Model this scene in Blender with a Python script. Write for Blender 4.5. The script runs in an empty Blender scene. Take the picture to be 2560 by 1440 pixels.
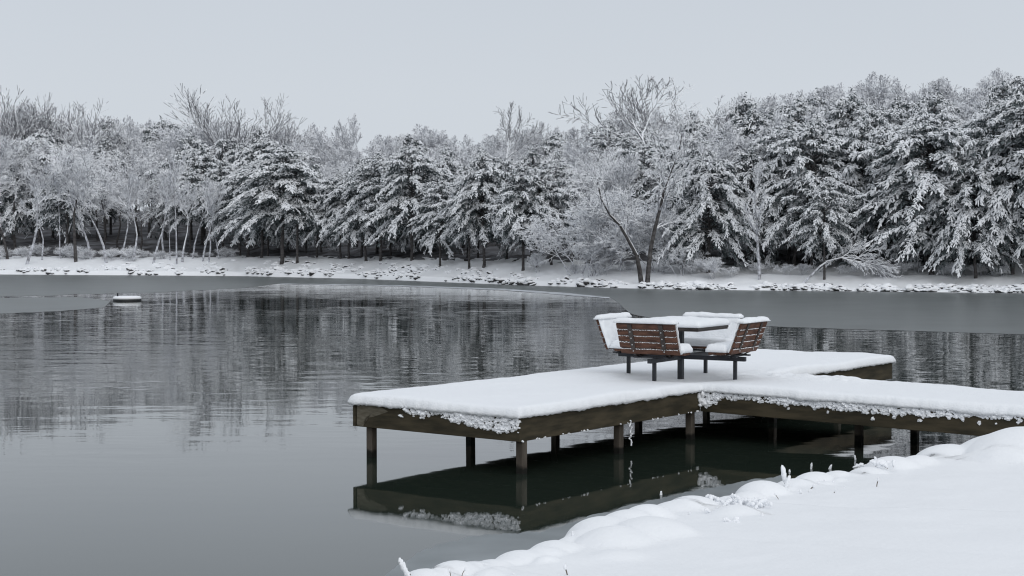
import bpy, math, random
import numpy as np
from mathutils import Vector, Matrix, noise as mnoise
R = math.radians
S = bpy.context.scene
COL = S.collection
rng = np.random.default_rng(7)
random.seed(7)

# ------------------------------------------------------------------ camera, sky, sun, exposure
H_CAM = 2.5
F_PX = 3790.0          # focal length in pixels of the 2560 px wide photograph
Y_HOR = 619.0          # horizon line
cam_d = bpy.data.cameras.new('camera')
cam = bpy.data.objects.new('camera', cam_d); COL.objects.link(cam)
PITCH = math.atan((720 - Y_HOR) / F_PX)
cam.location = (0, 0, H_CAM); cam.rotation_euler = (R(90) - PITCH, 0, 0)
cam_d.sensor_width = 36; cam_d.lens = 36 * F_PX / 2560
cam_d.clip_start = .1; cam_d.clip_end = 3000
S.camera = cam

W = bpy.data.worlds.new('World'); S.world = W; W.use_nodes = True
nt = W.node_tree; nt.nodes.clear()
out = nt.nodes.new('ShaderNodeOutputWorld')
sky = nt.nodes.new('ShaderNodeTexSky'); sky.sky_type = 'NISHITA'; sky.sun_disc = False
SUN_EL, SUN_AZ = R(27), R(160)
sky.sun_elevation = SUN_EL; sky.sun_rotation = SUN_AZ; sky.dust_density = 4
bg1 = nt.nodes.new('ShaderNodeBackground'); bg1.inputs['Strength'].default_value = .05
nt.links.new(sky.outputs[0], bg1.inputs[0])
tc = nt.nodes.new('ShaderNodeTexCoord')
sep = nt.nodes.new('ShaderNodeSeparateXYZ'); nt.links.new(tc.outputs['Generated'], sep.inputs[0])
ramp = nt.nodes.new('ShaderNodeValToRGB'); nt.links.new(sep.outputs[2], ramp.inputs[0])
e = ramp.color_ramp.elements
e[0].position = 0.0; e[0].color = (.655, .702, .758, 1)
e[1].position = 1.0; e[1].color = (.79, .83, .89, 1)
m = e.new(.10); m.color = (.650, .698, .757, 1)
m = e.new(.17); m.color = (.618, .668, .734, 1)
m = e.new(.42); m.color = (.65, .69, .745, 1)
nz = nt.nodes.new('ShaderNodeTexNoise'); nz.inputs['Scale'].default_value = 2.2; nz.inputs['Detail'].default_value = 3
nt.links.new(tc.outputs['Generated'], nz.inputs[0])
mr = nt.nodes.new('ShaderNodeMapRange'); mr.inputs[3].default_value = .95; mr.inputs[4].default_value = 1.05
nt.links.new(nz.outputs[0], mr.inputs[0])
bg2 = nt.nodes.new('ShaderNodeBackground')
nt.links.new(ramp.outputs[0], bg2.inputs[0]); nt.links.new(mr.outputs[0], bg2.inputs[1])
mixw = nt.nodes.new('ShaderNodeMixShader'); mixw.inputs[0].default_value = .95     # closed cloud over the clear sky
nt.links.new(bg1.outputs[0], mixw.inputs[1]); nt.links.new(bg2.outputs[0], mixw.inputs[2])
nt.links.new(mixw.outputs[0], out.inputs[0])

sun_d = bpy.data.lights.new('sun', 'SUN'); sun_d.energy = 1.0; sun_d.angle = R(70); sun_d.color = (1, .98, .95)
sun = bpy.data.objects.new('sun', sun_d); COL.objects.link(sun)
sun.rotation_euler = (R(90) - SUN_EL, 0, -SUN_AZ + R(180))
S.view_settings.view_transform = 'Standard'; S.view_settings.look = 'None'
S.view_settings.exposure = 0.0; S.view_settings.gamma = 1; S.view_settings.use_curve_mapping = False
S.render.engine = 'CYCLES'
S.cycles.max_bounces = 8; S.cycles.diffuse_bounces = 5; S.cycles.glossy_bounces = 3
S.cycles.use_denoising = True; S.cycles.denoiser = 'OPENIMAGEDENOISE'; S.cycles.denoising_prefilter = 'ACCURATE'
S.cycles.filter_width = 1.15; S.cycles.use_adaptive_sampling = True; S.cycles.adaptive_threshold = .015

# ------------------------------------------------------------------ helpers
def unproj(px, py, z=0.0):
    """the point of the horizontal plane at height z that the photograph shows at this pixel"""
    dx = (px - 1280) / F_PX; dy = -(py - 720) / F_PX
    c, s = math.cos(PITCH), math.sin(PITCH)
    wy = c + s * dy; wz = -s + c * dy
    t = (z - H_CAM) / wz
    return np.array([dx * t, wy * t, z])

def sstep(x, a, b):
    t = np.clip((np.asarray(x, float) - a) / (b - a), 0, 1); return t * t * (3 - 2 * t)

def nz3(x, y, z=0.0, s=1.0):
    return mnoise.noise(Vector((x * s, y * s, z)))

def link(o, parent=None):
    COL.objects.link(o)
    if parent is not None: o.parent = parent
    return o

def mesh_from(name, V, Q=None, T=None, QM=None, TM=None, smooth=False, QS=None):
    V = np.asarray(V, np.float32).reshape(-1, 3)
    Q = np.zeros((0, 4), np.int32) if Q is None else np.asarray(Q, np.int32).reshape(-1, 4)
    T = np.zeros((0, 3), np.int32) if T is None else np.asarray(T, np.int32).reshape(-1, 3)
    me = bpy.data.meshes.new(name)
    me.vertices.add(len(V)); me.vertices.foreach_set('co', V.ravel())
    nl = Q.size + T.size
    me.loops.add(nl); me.loops.foreach_set('vertex_index', np.concatenate([Q.ravel(), T.ravel()]))
    npoly = len(Q) + len(T)
    me.polygons.add(npoly)
    ls = np.concatenate([np.arange(len(Q)) * 4, Q.size + np.arange(len(T)) * 3]).astype(np.int32)
    lt = np.concatenate([np.full(len(Q), 4), np.full(len(T), 3)]).astype(np.int32)
    me.polygons.foreach_set('loop_start', ls); me.polygons.foreach_set('loop_total', lt)
    if QM is not None or TM is not None:
        mi = np.concatenate([np.zeros(len(Q)) if QM is None else QM, np.zeros(len(T)) if TM is None else TM]).astype(np.int32)
        me.polygons.foreach_set('material_index', mi)
    me.polygons.foreach_set('use_smooth', np.full(npoly, smooth))
    me.update(calc_edges=True); me.validate()
    return me

class MB:
    """collects numpy pieces and links them as ONE mesh object"""
    def __init__(s): s.V = []; s.Q = []; s.T = []; s.QM = []; s.TM = []; s.n = 0
    def add(s, V, Q=None, T=None, QM=0, TM=0):
        V = np.asarray(V, float).reshape(-1, 3); s.V.append(V)
        if Q is not None and len(Q):
            Q = np.asarray(Q).reshape(-1, 4); s.Q.append(Q + s.n); s.QM.append(np.broadcast_to(QM, (len(Q),)))
        if T is not None and len(T):
            T = np.asarray(T).reshape(-1, 3); s.T.append(T + s.n); s.TM.append(np.broadcast_to(TM, (len(T),)))
        s.n += len(V); return s
    def box(s, lo, hi, mat=0, M=None, jit=0):
        lo = np.array(lo, float); hi = np.array(hi, float)
        V = np.array([[(lo, hi)[i][0], (lo, hi)[j][1], (lo, hi)[k][2]] for i in (0, 1) for j in (0, 1) for k in (0, 1)])
        if M is not None: V = V @ np.array(M.to_3x3()).T + np.array(M.translation)
        return s.add(V, [(0, 1, 3, 2), (4, 6, 7, 5), (0, 4, 5, 1), (2, 3, 7, 6), (0, 2, 6, 4), (1, 5, 7, 3)], QM=mat)
    def mesh(s, name, smooth=False):
        c = lambda L, k: np.concatenate(L) if L else None
        return mesh_from(name, np.concatenate(s.V), c(s.Q, 4), c(s.T, 3), c(s.QM, 1), c(s.TM, 1), smooth)
    def build(s, name, mats, parent=None, smooth=False, bevel=0):
        me = s.mesh(name, smooth)
        for mt in (mats if isinstance(mats, (list, tuple)) else [mats]): me.materials.append(mt)
        o = link(bpy.data.objects.new(name, me), parent)
        if bevel:
            b = o.modifiers.new('bevel', 'BEVEL'); b.width = bevel; b.segments = 2; b.limit_method = 'ANGLE'
        return o

def tubes(mb, P0, P1, R0, R1, k=4, thr=.25, snow=1, bark=0, cover=None, rg=None):
    """k-sided tubes from P0 to P1; faces that look up carry snow"""
    P0, P1 = np.asarray(P0, float), np.asarray(P1, float); R0, R1 = np.asarray(R0, float), np.asarray(R1, float)
    n = len(P0); d = P1 - P0; L = np.linalg.norm(d, axis=1, keepdims=True) + 1e-9; d /= L
    ref = np.where(np.abs(d[:, 2:3]) > .93, np.array([[1., 0, 0]]), np.array([[0, 0, 1.]]))
    a = np.cross(d, ref); a /= np.linalg.norm(a, axis=1, keepdims=True); b = np.cross(a, d)
    th = np.arange(k) * 2 * math.pi / k + math.pi / k * (k % 2 == 0) + (math.pi / 2 if k == 3 else 0)
    off = np.cos(th)[None, :, None] * a[:, None] + np.sin(th)[None, :, None] * b[:, None]
    V = np.concatenate([P0[:, None] + off * R0[:, None, None], P1[:, None] + off * R1[:, None, None]], 1).reshape(-1, 3)
    i = np.arange(k); j = (i + 1) % k
    q = np.stack([i, j, j + k, i + k], 1)
    Q = (np.arange(n)[:, None, None] * 2 * k + q[None]).reshape(-1, 4)
    nrm = off + off[:, j]
    up = nrm[:, :, 2] / np.maximum(np.linalg.norm(nrm, axis=2), 1e-9)
    t = thr if cover is None else cover[:, None]
    M = np.where(up > t, snow, bark).reshape(-1)
    return mb.add(V, Q, QM=M)

def sprigs(mb, P, D, L, Wd, thr, droop=.25, k=5, snow=1, leaf=0):
    """drooping spindle-shaped sprays of foliage with snow lying on their upper faces"""
    n = len(P); D = D / (np.linalg.norm(D, axis=1, keepdims=True) + 1e-9)
    ref = np.where(np.abs(D[:, 2:3]) > .95, np.array([[1., 0, 0]]), np.array([[0, 0, 1.]]))
    a = np.cross(D, ref); a /= np.linalg.norm(a, axis=1, keepdims=True); b = np.cross(a, D)
    ts = np.array([0, .4, .8]); ws = np.array([.35, 1, .72])
    th = np.arange(k) * 2 * math.pi / k + rng.uniform(0, 6.28)
    rings = []
    for t, w in zip(ts, ws):
        c = P + D * (L * t)[:, None]; c[:, 2] -= L * droop * t * t
        jit = rng.uniform(.7, 1.3, (n, k, 1))
        rings.append(c[:, None] + (np.cos(th)[None, :, None] * a[:, None] + .8 * np.sin(th)[None, :, None] * b[:, None]) * (Wd * w)[:, None, None] * jit)
    tip = P + D * L[:, None]; tip[:, 2] -= L * droop
    V = np.concatenate(rings + [tip[:, None]], 1)
    nv = 3 * k + 1
    i = np.arange(k); j = (i + 1) % k
    q = np.concatenate([np.stack([i, j, j + k, i + k], 1), np.stack([i + k, j + k, j + 2 * k, i + 2 * k], 1)])
    tt = np.stack([i + 2 * k, j + 2 * k, np.full(k, 3 * k)], 1)
    base = np.arange(n)[:, None, None] * nv
    def up(idx):
        A = V[:, idx[:, 0]]; B = V[:, idx[:, 1]]; C = V[:, idx[:, 2]]
        nn = np.cross(B - A, C - A); u = nn[..., 2] / (np.linalg.norm(nn, axis=2) + 1e-9)
        cen = V[:, :3 * k].mean(1)[:, None]; sgn = np.sign(((A + B + C) / 3 - cen) @ np.array([1, 0, 0.]) * nn[..., 0] + ((A + B + C) / 3 - cen)[..., 1] * nn[..., 1] + ((A + B + C) / 3 - cen)[..., 2] * nn[..., 2])
        return u * sgn
    QM = np.where(up(q) > thr[:, None], snow, leaf).ravel(); TM = np.where(up(tt) > thr[:, None], snow, leaf).ravel()
    return mb.add(V.reshape(-1, 3), (base + q[None]).reshape(-1, 4), (base + tt[None]).reshape(-1, 3), QM, TM)

# icosphere template for lumps and stones
_t = (1 + 5 ** .5) / 2
def ico(sub):
    V = [(-1, _t, 0), (1, _t, 0), (-1, -_t, 0), (1, -_t, 0), (0, -1, _t), (0, 1, _t), (0, -1, -_t), (0, 1, -_t), (_t, 0, -1), (_t, 0, 1), (-_t, 0, -1), (-_t, 0, 1)]
    V = [np.array(v, float) / np.linalg.norm(v) for v in V]
    Fc = [(0, 11, 5), (0, 5, 1), (0, 1, 7), (0, 7, 10), (0, 10, 11), (1, 5, 9), (5, 11, 4), (11, 10, 2), (10, 7, 6), (7, 1, 8), (3, 9, 4), (3, 4, 2), (3, 2, 6), (3, 6, 8), (3, 8, 9), (4, 9, 5), (2, 4, 11), (6, 2, 10), (8, 6, 7), (9, 8, 1)]
    for _ in range(sub):
        cache = {}; nf = []
        def mid(a, b):
            k = (min(a, b), max(a, b))
            if k not in cache:
                v = V[a] + V[b]; V.append(v / np.linalg.norm(v)); cache[k] = len(V) - 1
            return cache[k]
        for a, b, c in Fc:
            x, y, z = mid(a, b), mid(b, c), mid(c, a); nf += [(a, x, z), (b, y, x), (c, z, y), (x, y, z)]
        Fc = nf
    return np.array(V), np.array(Fc)
ICO1 = ico(1); ICO2 = ico(2); ICO3 = ico(3)

def lumps(mb, C, Sz, ic=ICO1, jit=.18, mat=0):
    V0, F0 = ic; n = len(C)
    V = V0[None] * Sz[:, None, :] * rng.uniform(1 - jit, 1 + jit, (n, len(V0), 1)) + C[:, None]
    return mb.add(V.reshape(-1, 3), None, (np.arange(n)[:, None, None] * len(V0) + F0[None]).reshape(-1, 3), TM=mat)

def thing(name, label, cat, loc=(0, 0, 0), rotz=0, group=None):
    o = bpy.data.objects.new(name, None); link(o); o.location = loc; o.rotation_euler = (0, 0, rotz)
    return tag(o, label, cat, group)
def tag(o, label, cat, group=None):
    o['label'] = label; o['category'] = cat
    if group: o['group'] = group
    return o
def struct(o, kind='structure', label=None):
    o['kind'] = kind
    if label: o['label'] = label
    return o

# ------------------------------------------------------------------ materials
def mat(name, base, rough=.7, spec=.3, var=.0, vscale=4.0, bump=0, bscale=30, bdist=.01, stretch=None, base2=None, metallic=0):
    m = bpy.data.materials.new(name); m.use_nodes = True
    t = m.node_tree; b = t.nodes['Principled BSDF']
    b.inputs['Base Color'].default_value = (*base, 1); b.inputs['Roughness'].default_value = rough
    b.inputs['Specular IOR Level'].default_value = spec; b.inputs['Metallic'].default_value = metallic
    co = t.nodes.new('ShaderNodeTexCoord'); vec = co.outputs['Object']
    if stretch:
        mp = t.nodes.new('ShaderNodeMapping'); mp.inputs['Scale'].default_value = stretch
        t.links.new(vec, mp.inputs[0]); vec = mp.outputs[0]
    if var or base2:
        n = t.nodes.new('ShaderNodeTexNoise'); n.inputs['Scale'].default_value = vscale; n.inputs['Detail'].default_value = 6
        t.links.new(vec, n.inputs['Vector'])
        r = t.nodes.new('ShaderNodeValToRGB'); t.links.new(n.outputs[0], r.inputs[0])
        b2 = base2 or tuple(min(1, c * (1 + var)) for c in base); b1 = base if base2 else tuple(c * (1 - var) for c in base)
        r.color_ramp.elements[0].position = .35; r.color_ramp.elements[0].color = (*b1, 1)
        r.color_ramp.elements[1].position = .65; r.color_ramp.elements[1].color = (*b2, 1)
        t.links.new(r.outputs[0], b.inputs['Base Color'])
    if bump:
        n2 = t.nodes.new('ShaderNodeTexNoise'); n2.inputs['Scale'].default_value = bscale; n2.inputs['Detail'].default_value = 5
        t.links.new(vec, n2.inputs['Vector'])
        bp = t.nodes.new('ShaderNodeBump'); bp.inputs['Strength'].default_value = bump; bp.inputs['Distance'].default_value = bdist
        t.links.new(n2.outputs[0], bp.inputs['Height']); t.links.new(bp.outputs[0], b.inputs['Normal'])
    return m

M_snow = mat('snow', (.86, .875, .895), .75, .2, var=.012, vscale=1.5, bump=.7, bscale=22, bdist=.008)
M_snowrough = mat('crumbly_snow', (.85, .87, .895), .8, .2, bump=.7, bscale=45, bdist=.012)
M_tsnow = mat('tree_snow', (.875, .89, .915), .85, .1)
M_leaf = mat('evergreen', (.040, .052, .053), .85, .1, base2=(.18, .205, .215), vscale=3)
M_bark = mat('bark', (.045, .042, .042), .9, .1, base2=(.11, .105, .105), vscale=5, bump=.6, bscale=20)
M_frost = mat('snow_plastered_bark', (.22, .22, .235), .9, .1, base2=(.66, .68, .73), vscale=3.5)
M_twig = mat('rimed_twig', (.17, .17, .185), .9, .1, base2=(.52, .535, .58), vscale=9)
M_dark = mat('dark_twig', (.13, .13, .14), .9, .1, base2=(.30, .305, .325), vscale=3)
M_dock = mat('weathered_timber', (.028, .024, .014), .75, .3, base2=(.068, .055, .033), vscale=2.2, stretch=(1, 1, 6), bump=.4, bscale=14, bdist=.004)
M_post = mat('post_timber', (.045, .037, .030), .8, .2, base2=(.11, .095, .078), vscale=6, stretch=(1, 1, .3), bump=.4, bscale=16)
M_pale = mat('bare_worn_timber', (.10, .088, .065), .85, .2, base2=(.17, .155, .12), vscale=8, stretch=(1, 1, 5))
M_slat = mat('red_brown_plank', (.050, .023, .015), .6, .3, base2=(.135, .062, .038), vscale=3.0, stretch=(2, 8, 8), bump=.3, bscale=12, bdist=.003)
M_metal = mat('dark_coated_metal', (.018, .020, .025), .5, .4, var=.25, vscale=10)
M_strap = mat('brown_metal_strap', (.045, .036, .032), .5, .4, var=.25, vscale=10)
M_bolt = mat('bolt_steel', (.45, .45, .45), .4, .5, metallic=.8)
M_rock = mat('dark_rock', (.035, .034, .036), .85, .2, base2=(.10, .098, .10), vscale=2.5, bump=.7, bscale=6, bdist=.05)
M_rubber = mat('black_float', (.012, .013, .015), .5, .4)
M_floor = mat('forest_floor', (.06, .055, .055), .95, .05, base2=(.22, .225, .24), vscale=.5, bump=.6, bscale=3, bdist=.1)
M_straw = mat('dry_stalk', (.15, .12, .09), .8, .2, var=.3)

t_ = M_post.node_tree; b_ = t_.nodes['Principled BSDF']; lk = b_.inputs['Base Color'].links[0].from_socket
c_ = t_.nodes.new('ShaderNodeTexCoord'); sz_ = t_.nodes.new('ShaderNodeSeparateXYZ'); t_.links.new(c_.outputs['Object'], sz_.inputs[0])
n_ = t_.nodes.new('ShaderNodeTexNoise'); n_.inputs['Scale'].default_value = 9; t_.links.new(c_.outputs['Object'], n_.inputs['Vector'])
ad = t_.nodes.new('ShaderNodeMath'); ad.operation = 'MULTIPLY_ADD'; t_.links.new(n_.outputs[0], ad.inputs[0]); ad.inputs[1].default_value = .08; t_.links.new(sz_.outputs[2], ad.inputs[2])
mr_ = t_.nodes.new('ShaderNodeMapRange'); t_.links.new(ad.outputs[0], mr_.inputs[0]); mr_.inputs[1].default_value = .10; mr_.inputs[2].default_value = .14
mx = t_.nodes.new('ShaderNodeMix'); mx.data_type = 'RGBA'; t_.links.new(mr_.outputs[0], mx.inputs[0]); mx.inputs[6].default_value = (.012, .012, .010, 1); t_.links.new(lk, mx.inputs[7]); t_.links.new(mx.outputs[2], b_.inputs['Base Color'])   # soaked foot of the posts

def water_mat():
    m = bpy.data.materials.new('water'); m.use_nodes = True
    t = m.node_tree; b = t.nodes['Principled BSDF']
    b.inputs['Base Color'].default_value = (.019, .027, .021, 1); b.inputs['Roughness'].default_value = .03
    b.inputs['IOR'].default_value = 1.333
    b.inputs['Coat Weight'].default_value = .27; b.inputs['Coat Roughness'].default_value = .03; b.inputs['Coat IOR'].default_value = 1.31     # extra gloss layer added to brighten what the water reflects
    co = t.nodes.new('ShaderNodeTexCoord')
    def noise(scale, det, st=None):
        n = t.nodes.new('ShaderNodeTexNoise'); n.inputs['Scale'].default_value = scale; n.inputs['Detail'].default_value = det
        if st:
            mp = t.nodes.new('ShaderNodeMapping'); mp.inputs['Scale'].default_value = st
            t.links.new(co.outputs['Object'], mp.inputs[0]); t.links.new(mp.outputs[0], n.inputs['Vector'])
        else: t.links.new(co.outputs['Object'], n.inputs['Vector'])
        return n
    def math_(op, a, bb):
        n = t.nodes.new('ShaderNodeMath'); n.operation = op
        for k, v in enumerate((a, bb)):
            if isinstance(v, (int, float)): n.inputs[k].default_value = v
            else: t.links.new(v, n.inputs[k])
        return n.outputs[0]
    def mrange(v, a, bb, c, d):
        n = t.nodes.new('ShaderNodeMapRange'); n.interpolation_type = 'SMOOTHSTEP'
        t.links.new(v, n.inputs[0])
        for k, q in zip((1, 2, 3, 4), (a, bb, c, d)): n.inputs[k].default_value = q
        return n.outputs[0]
    sp = t.nodes.new('ShaderNodeSeparateXYZ'); t.links.new(co.outputs['Object'], sp.inputs[0])
    breeze = mrange(sp.outputs[1], 14, 30, .10, 1.0)                     # calm by the near bank, ruffled out on the pond
    patch = mrange(noise(.11, 2, (1, .6, 1)).outputs[0], .38, .62, .35, 1.0)
    amp = math_('MULTIPLY', breeze, patch)
    h = math_('ADD', noise(1.15, 2, (.55, 1.25, 1)).outputs[0], math_('MULTIPLY', noise(.36, 1, (.6, 1.1, 1)).outputs[0], .8))
    h = math_('ADD', h, math_('MULTIPLY', noise(3.6, 1, (.7, 1.2, 1)).outputs[0], .10))
    h = math_('MULTIPLY', h, amp)
    bp = t.nodes.new('ShaderNodeBump'); bp.inputs['Strength'].default_value = 1.0; bp.inputs['Distance'].default_value = .017
    t.links.new(h, bp.inputs['Height']); t.links.new(bp.outputs[0], b.inputs['Normal']); t.links.new(bp.outputs[0], b.inputs['Coat Normal'])
    return m
M_water = water_mat()
def ice_mat(name, base, rough, frost=0, base2=None, vs=.4, bump=.1):
    m = mat(name, base, rough, .5, var=.12, vscale=vs, bump=bump, bscale=3, bdist=.004, base2=base2)
    m.node_tree.nodes['Principled BSDF'].inputs['IOR'].default_value = 1.31
    return m
M_ice = ice_mat('skim_ice', (.105, .118, .118), .30)
M_slush = ice_mat('slush_ice', (.13, .15, .158), .28, base2=(.24, .265, .28), vs=.9, bump=.25)
M_rim = ice_mat('frosted_ice_edge', (.22, .235, .25), .5, base2=(.62, .65, .69), vs=1.2)

# ------------------------------------------------------------------ water, pond bed, ice
mb = MB(); mb.add([(-900, -300, 0), (900, -300, 0), (900, 900, 0), (-900, 900, 0)], [(0, 1, 2, 3)])
struct(mb.build('pond_water', M_water))

# far shoreline in photograph columns: waterline row, height of the bank, reach of the bank, slope of the hill behind
SH_X = [-900, 0, 600, 900, 1100, 1300, 1500, 1700, 2000, 2300, 2560, 3400]
SH_Y = [684, 686, 690, 697, 705, 713, 719, 724, 727, 730, 733, 740]
def shore_d(px): return H_CAM * F_PX / (np.interp(px, SH_X, SH_Y) - Y_HOR)
def bank_h(px): return np.interp(px, [-900, 0, 900, 1300, 1700, 2100, 3400], [1.6, 1.65, 1.55, 1.35, .95, .85, .85])
def bank_s(px): return np.interp(px, [-900, 0, 900, 1300, 1700, 2100, 3400], [11, 11, 9, 7.5, 6, 5, 5])
def hill(px): return np.interp(px, [-900, 0, 500, 1000, 1500, 2100, 2600, 3400], [.10, .10, .085, .075, .10, .14, .16, .16])
def ground_z(px, s):
    b = bank_s(px); h = bank_h(px)
    z = h * np.clip(.25 * sstep(s, -.3, .5) + .75 * sstep(s, 0, b), 0, 1)
    z = z + hill(px) * np.maximum(0, np.asarray(s) - b)
    z = np.where(np.asarray(s) > 80, h + hill(px) * (80 - b) + .02 * (np.asarray(s) - 80), z)
    return np.where(np.asarray(s) < 0, np.minimum(z, .6 * np.asarray(s)), z)
def far_point(px, s):
    d = shore_d(px) + s; return np.array([(px - 1280) / F_PX * d, d, float(ground_z(px, s))])

def ground_strip(name, s_list, m, n=420, bumps=.0):
    pxs = np.linspace(-900, 3400, n); V = []
    for s in s_list:
        for px in pxs:
            ss = s + (.35 * nz3(px * .012, s, 3) + .2 * nz3(px * .05, s, 8)) * (1 if s > -1 else 0)
            p = far_point(px, ss)
            p[2] += bumps * nz3(p[0], p[1], 0, .6) * min(1, max(0, s)) + .5 * bumps * nz3(p[0], p[1], 5, 1.7) * min(1, max(0, s))
            V.append(p)
    k = len(s_list); idx = np.arange(k * n).reshape(k, n)
    Q = np.stack([idx[:-1, :-1], idx[:-1, 1:], idx[1:, 1:], idx[1:, :-1]], -1).reshape(-1, 4)
    mb = MB(); mb.add(V, Q); return mb.build(name, m, smooth=True)
struct(ground_strip('far_bank', [-6, -2, -.5, -.1, .1, .3, .6, 1, 1.5, 2, 2.5, 3, 3.6, 4.3, 5, 5.7, 6.5, 7.3, 8.2, 9.2, 10.2, 11.5], M_snow, 900, .12))
hs = ground_strip('wooded_hillside', [9, 11.2, 11.8, 13, 15, 18, 22, 27, 33, 40, 50, 60, 70, 80, 95, 130, 300, 700], M_floor, 300, .25)
struct(hs)

def flat_strip(name, up, lo, z, m, n=160):
    """a flat sheet between two rows of photograph points, laid out on the water plane"""
    def res(pts):
        P = np.array(pts, float); t = np.concatenate([[0], np.cumsum(np.hypot(*np.diff(P, axis=0).T))]); q = np.linspace(0, t[-1], n)
        return np.stack([np.interp(q, t, P[:, 0]), np.interp(q, t, P[:, 1])], 1)
    a, b = res(up), res(lo); V = np.array([unproj(x, y, z) for x, y in np.concatenate([a, b])])
    Q = [(n + i, n + i + 1, i + 1, i) for i in range(n - 1)]
    mb = MB(); mb.add(V, Q); return mb.build(name, m)
def wob(pts, n=12, amp=1.2):
    o = []
    for (x0, y0), (x1, y1) in zip(pts[:-1], pts[1:]):
        for k in range(n):
            t = k / n; x = x0 + (x1 - x0) * t; y = y0 + (y1 - y0) * t
            o.append((x, y + amp * nz3(x * .03, y * .1) + .5 * amp * nz3(x * .11, 4)))
    return o + [pts[-1]]
edge_far = [(-300, 744), (0, 741), (100, 739), (300, 733), (450, 729), (600, 720), (700, 709), (980, 713), (1250, 722), (1400, 732), (1525, 743), (1548, 757), (1556, 768), (1580, 786), (1660, 800), (1760, 808), (1900, 815), (2100, 822), (2300, 828), (2560, 836), (2900, 846)]
def shore_row(x): return float(np.interp(x, SH_X, SH_Y)) - 2.5
ef = [(x, y + (3.5 * nz3(x * .012, 2) + 1.5 * nz3(x * .05, 6)) * (x < 700)) for x, y in wob(edge_far, 12, .8)]; n_ = 400
gx = np.linspace(-300, 2900, n_); gy = np.interp(gx, [p[0] for p in ef], [p[1] for p in ef])
struct(flat_strip('skim_ice', [(x, shore_row(x)) for x in gx], list(zip(gx, gy)), .004, M_ice, 400))
struct(flat_strip('skim_ice', [(-300, 747), (0, 745), (200, 742), (275, 752)], wob([(-300, 792), (0, 784), (150, 778), (262, 768), (276, 753)], 8, .8), .004, M_ice))
rim = [(700, 708.6), (980, 712.5), (1250, 721), (1400, 731), (1525, 742.6)]
rim_in = [(700, 709.6), (980, 714.8), (1250, 725), (1400, 736.5), (1522, 746)]
struct(flat_strip('frosted_ice_edge', wob(rim, 14, .5), wob(rim_in, 14, 1.2), .009, M_rim))

# ------------------------------------------------------------------ near bank
EDGE = [(1047, 1440), (1067, 1422), (1089, 1434), (1120, 1420), (1140, 1402), (1175, 1412), (1190, 1402), (1235, 1399), (1270, 1391), (1286, 1391), (1305, 1377), (1365, 1369), (1390, 1352), (1432, 1340), (1460, 1321), (1487, 1322), (1497, 1297), (1567, 1276), (1620, 1262), (1640, 1275), (1660, 1280), (1690, 1252), (1737, 1239), (1760, 1257), (1780, 1266), (1825, 1240), (1872, 1227), (1910, 1201), (1945, 1212), (1955, 1207), (2000, 1195), (2030, 1179), (2060, 1180), (2077, 1185), (2097, 1176), (2130, 1185), (2155, 1177), (2175, 1165), (2195, 1162), (2205, 1142), (2240, 1140), (2272, 1145), (2305, 1139), (2345, 1122), (2385, 1110), (2420, 1115), (2440, 1105), (2467, 1092), (2492, 1090), (2560, 1071)]
def edge_z(px): return float(np.interp(px, [1000, 2200, 2300, 2440, 2560], [.13, .15, .20, .34, .46]))
EP = np.array([unproj(x, y, edge_z(x)) for x, y in EDGE])
LD = np.array([.697, .717]); LN = np.array([.717, -.697])      # along the shore, inland
ea = EP[:, :2] @ LD; ec = EP[:, :2] @ LN; ez = EP[:, 2]
for i in range(1, len(ea)): ea[i] = max(ea[i], ea[i - 1] + .012)
ea = np.concatenate([[ea[0] - 14, ea[0] - 6, ea[0] - 1.5], ea, [ea[-1] + 1.5, ea[-1] + 6, ea[-1] + 25]])
ec = np.concatenate([[ec[0] - .5, ec[0] + .4, ec[0] + .1], ec, [ec[-1] + .0, ec[-1] - .6, ec[-1] - 2]])
ez = np.concatenate([[.13, .13, .13], ez, [.55, .7, .8]])
ec = ec + .16
MOUNDS = []          # stones under the snow: photograph position of the top of each mound, radius, height of the top, squash
for px, py, r, h in [(1067, 1423, .17, .17), (1110, 1428, .12, .12), (1140, 1403, .20, .20), (1192, 1404, .15, .16), (1235, 1400, .20, .17), (1278, 1391, .16, .17), (1312, 1377, .20, .19), (1362, 1369, .22, .19), (1398, 1352, .20, .19), (1440, 1341, .17, .17), (1473, 1323, .17, .19), (1520, 1292, .26, .26), (1572, 1277, .24, .26), (1622, 1263, .26, .27), (1690, 1255, .20, .21), (1735, 1240, .22, .26), (1790, 1262, .17, .17), (1826, 1241, .20, .22), (1872, 1229, .18, .21), (1910, 1202, .22, .27), (1962, 1212, .18, .2), (2000, 1197, .22, .21), (2042, 1180, .26, .23), (2097, 1177, .16, .20), (2138, 1185, .2, .18), (2178, 1167, .2, .20), (2238, 1141, .28, .26), (2300, 1139, .26, .25), (2380, 1111, .32, .32), (2425, 1115, .2, .30), (2480, 1091, .3, .42), (2520, 1084, .5, .46), (2575, 1068, .6, .56),
                    (1545, 1322, .30, .27), (1640, 1300, .34, .30), (1560, 1375, .34, .22), (1850, 1262, .3, .27)]:
    p = unproj(px, py, h); MOUNDS.append((p[0], p[1], r, h, random.uniform(.75, 1.05)))
for k in range(95):
    i = random.random() * (len(EDGE) - 1); i0 = int(i); f = i - i0
    px = EDGE[i0][0] * (1 - f) + EDGE[i0 + 1][0] * f; py = EDGE[i0][1] * (1 - f) + EDGE[i0 + 1][1] * f
    if px > 2200: continue
    r = random.uniform(.06, .14); zt = edge_z(px) * random.uniform(.55, 1.15) + r * .25; p = unproj(px + random.uniform(-10, 10), py + random.uniform(2, 26), zt)
    MOUNDS.append((p[0], p[1], r, zt, random.uniform(.7, 1.3)))
MA = np.array(MOUNDS)
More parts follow.
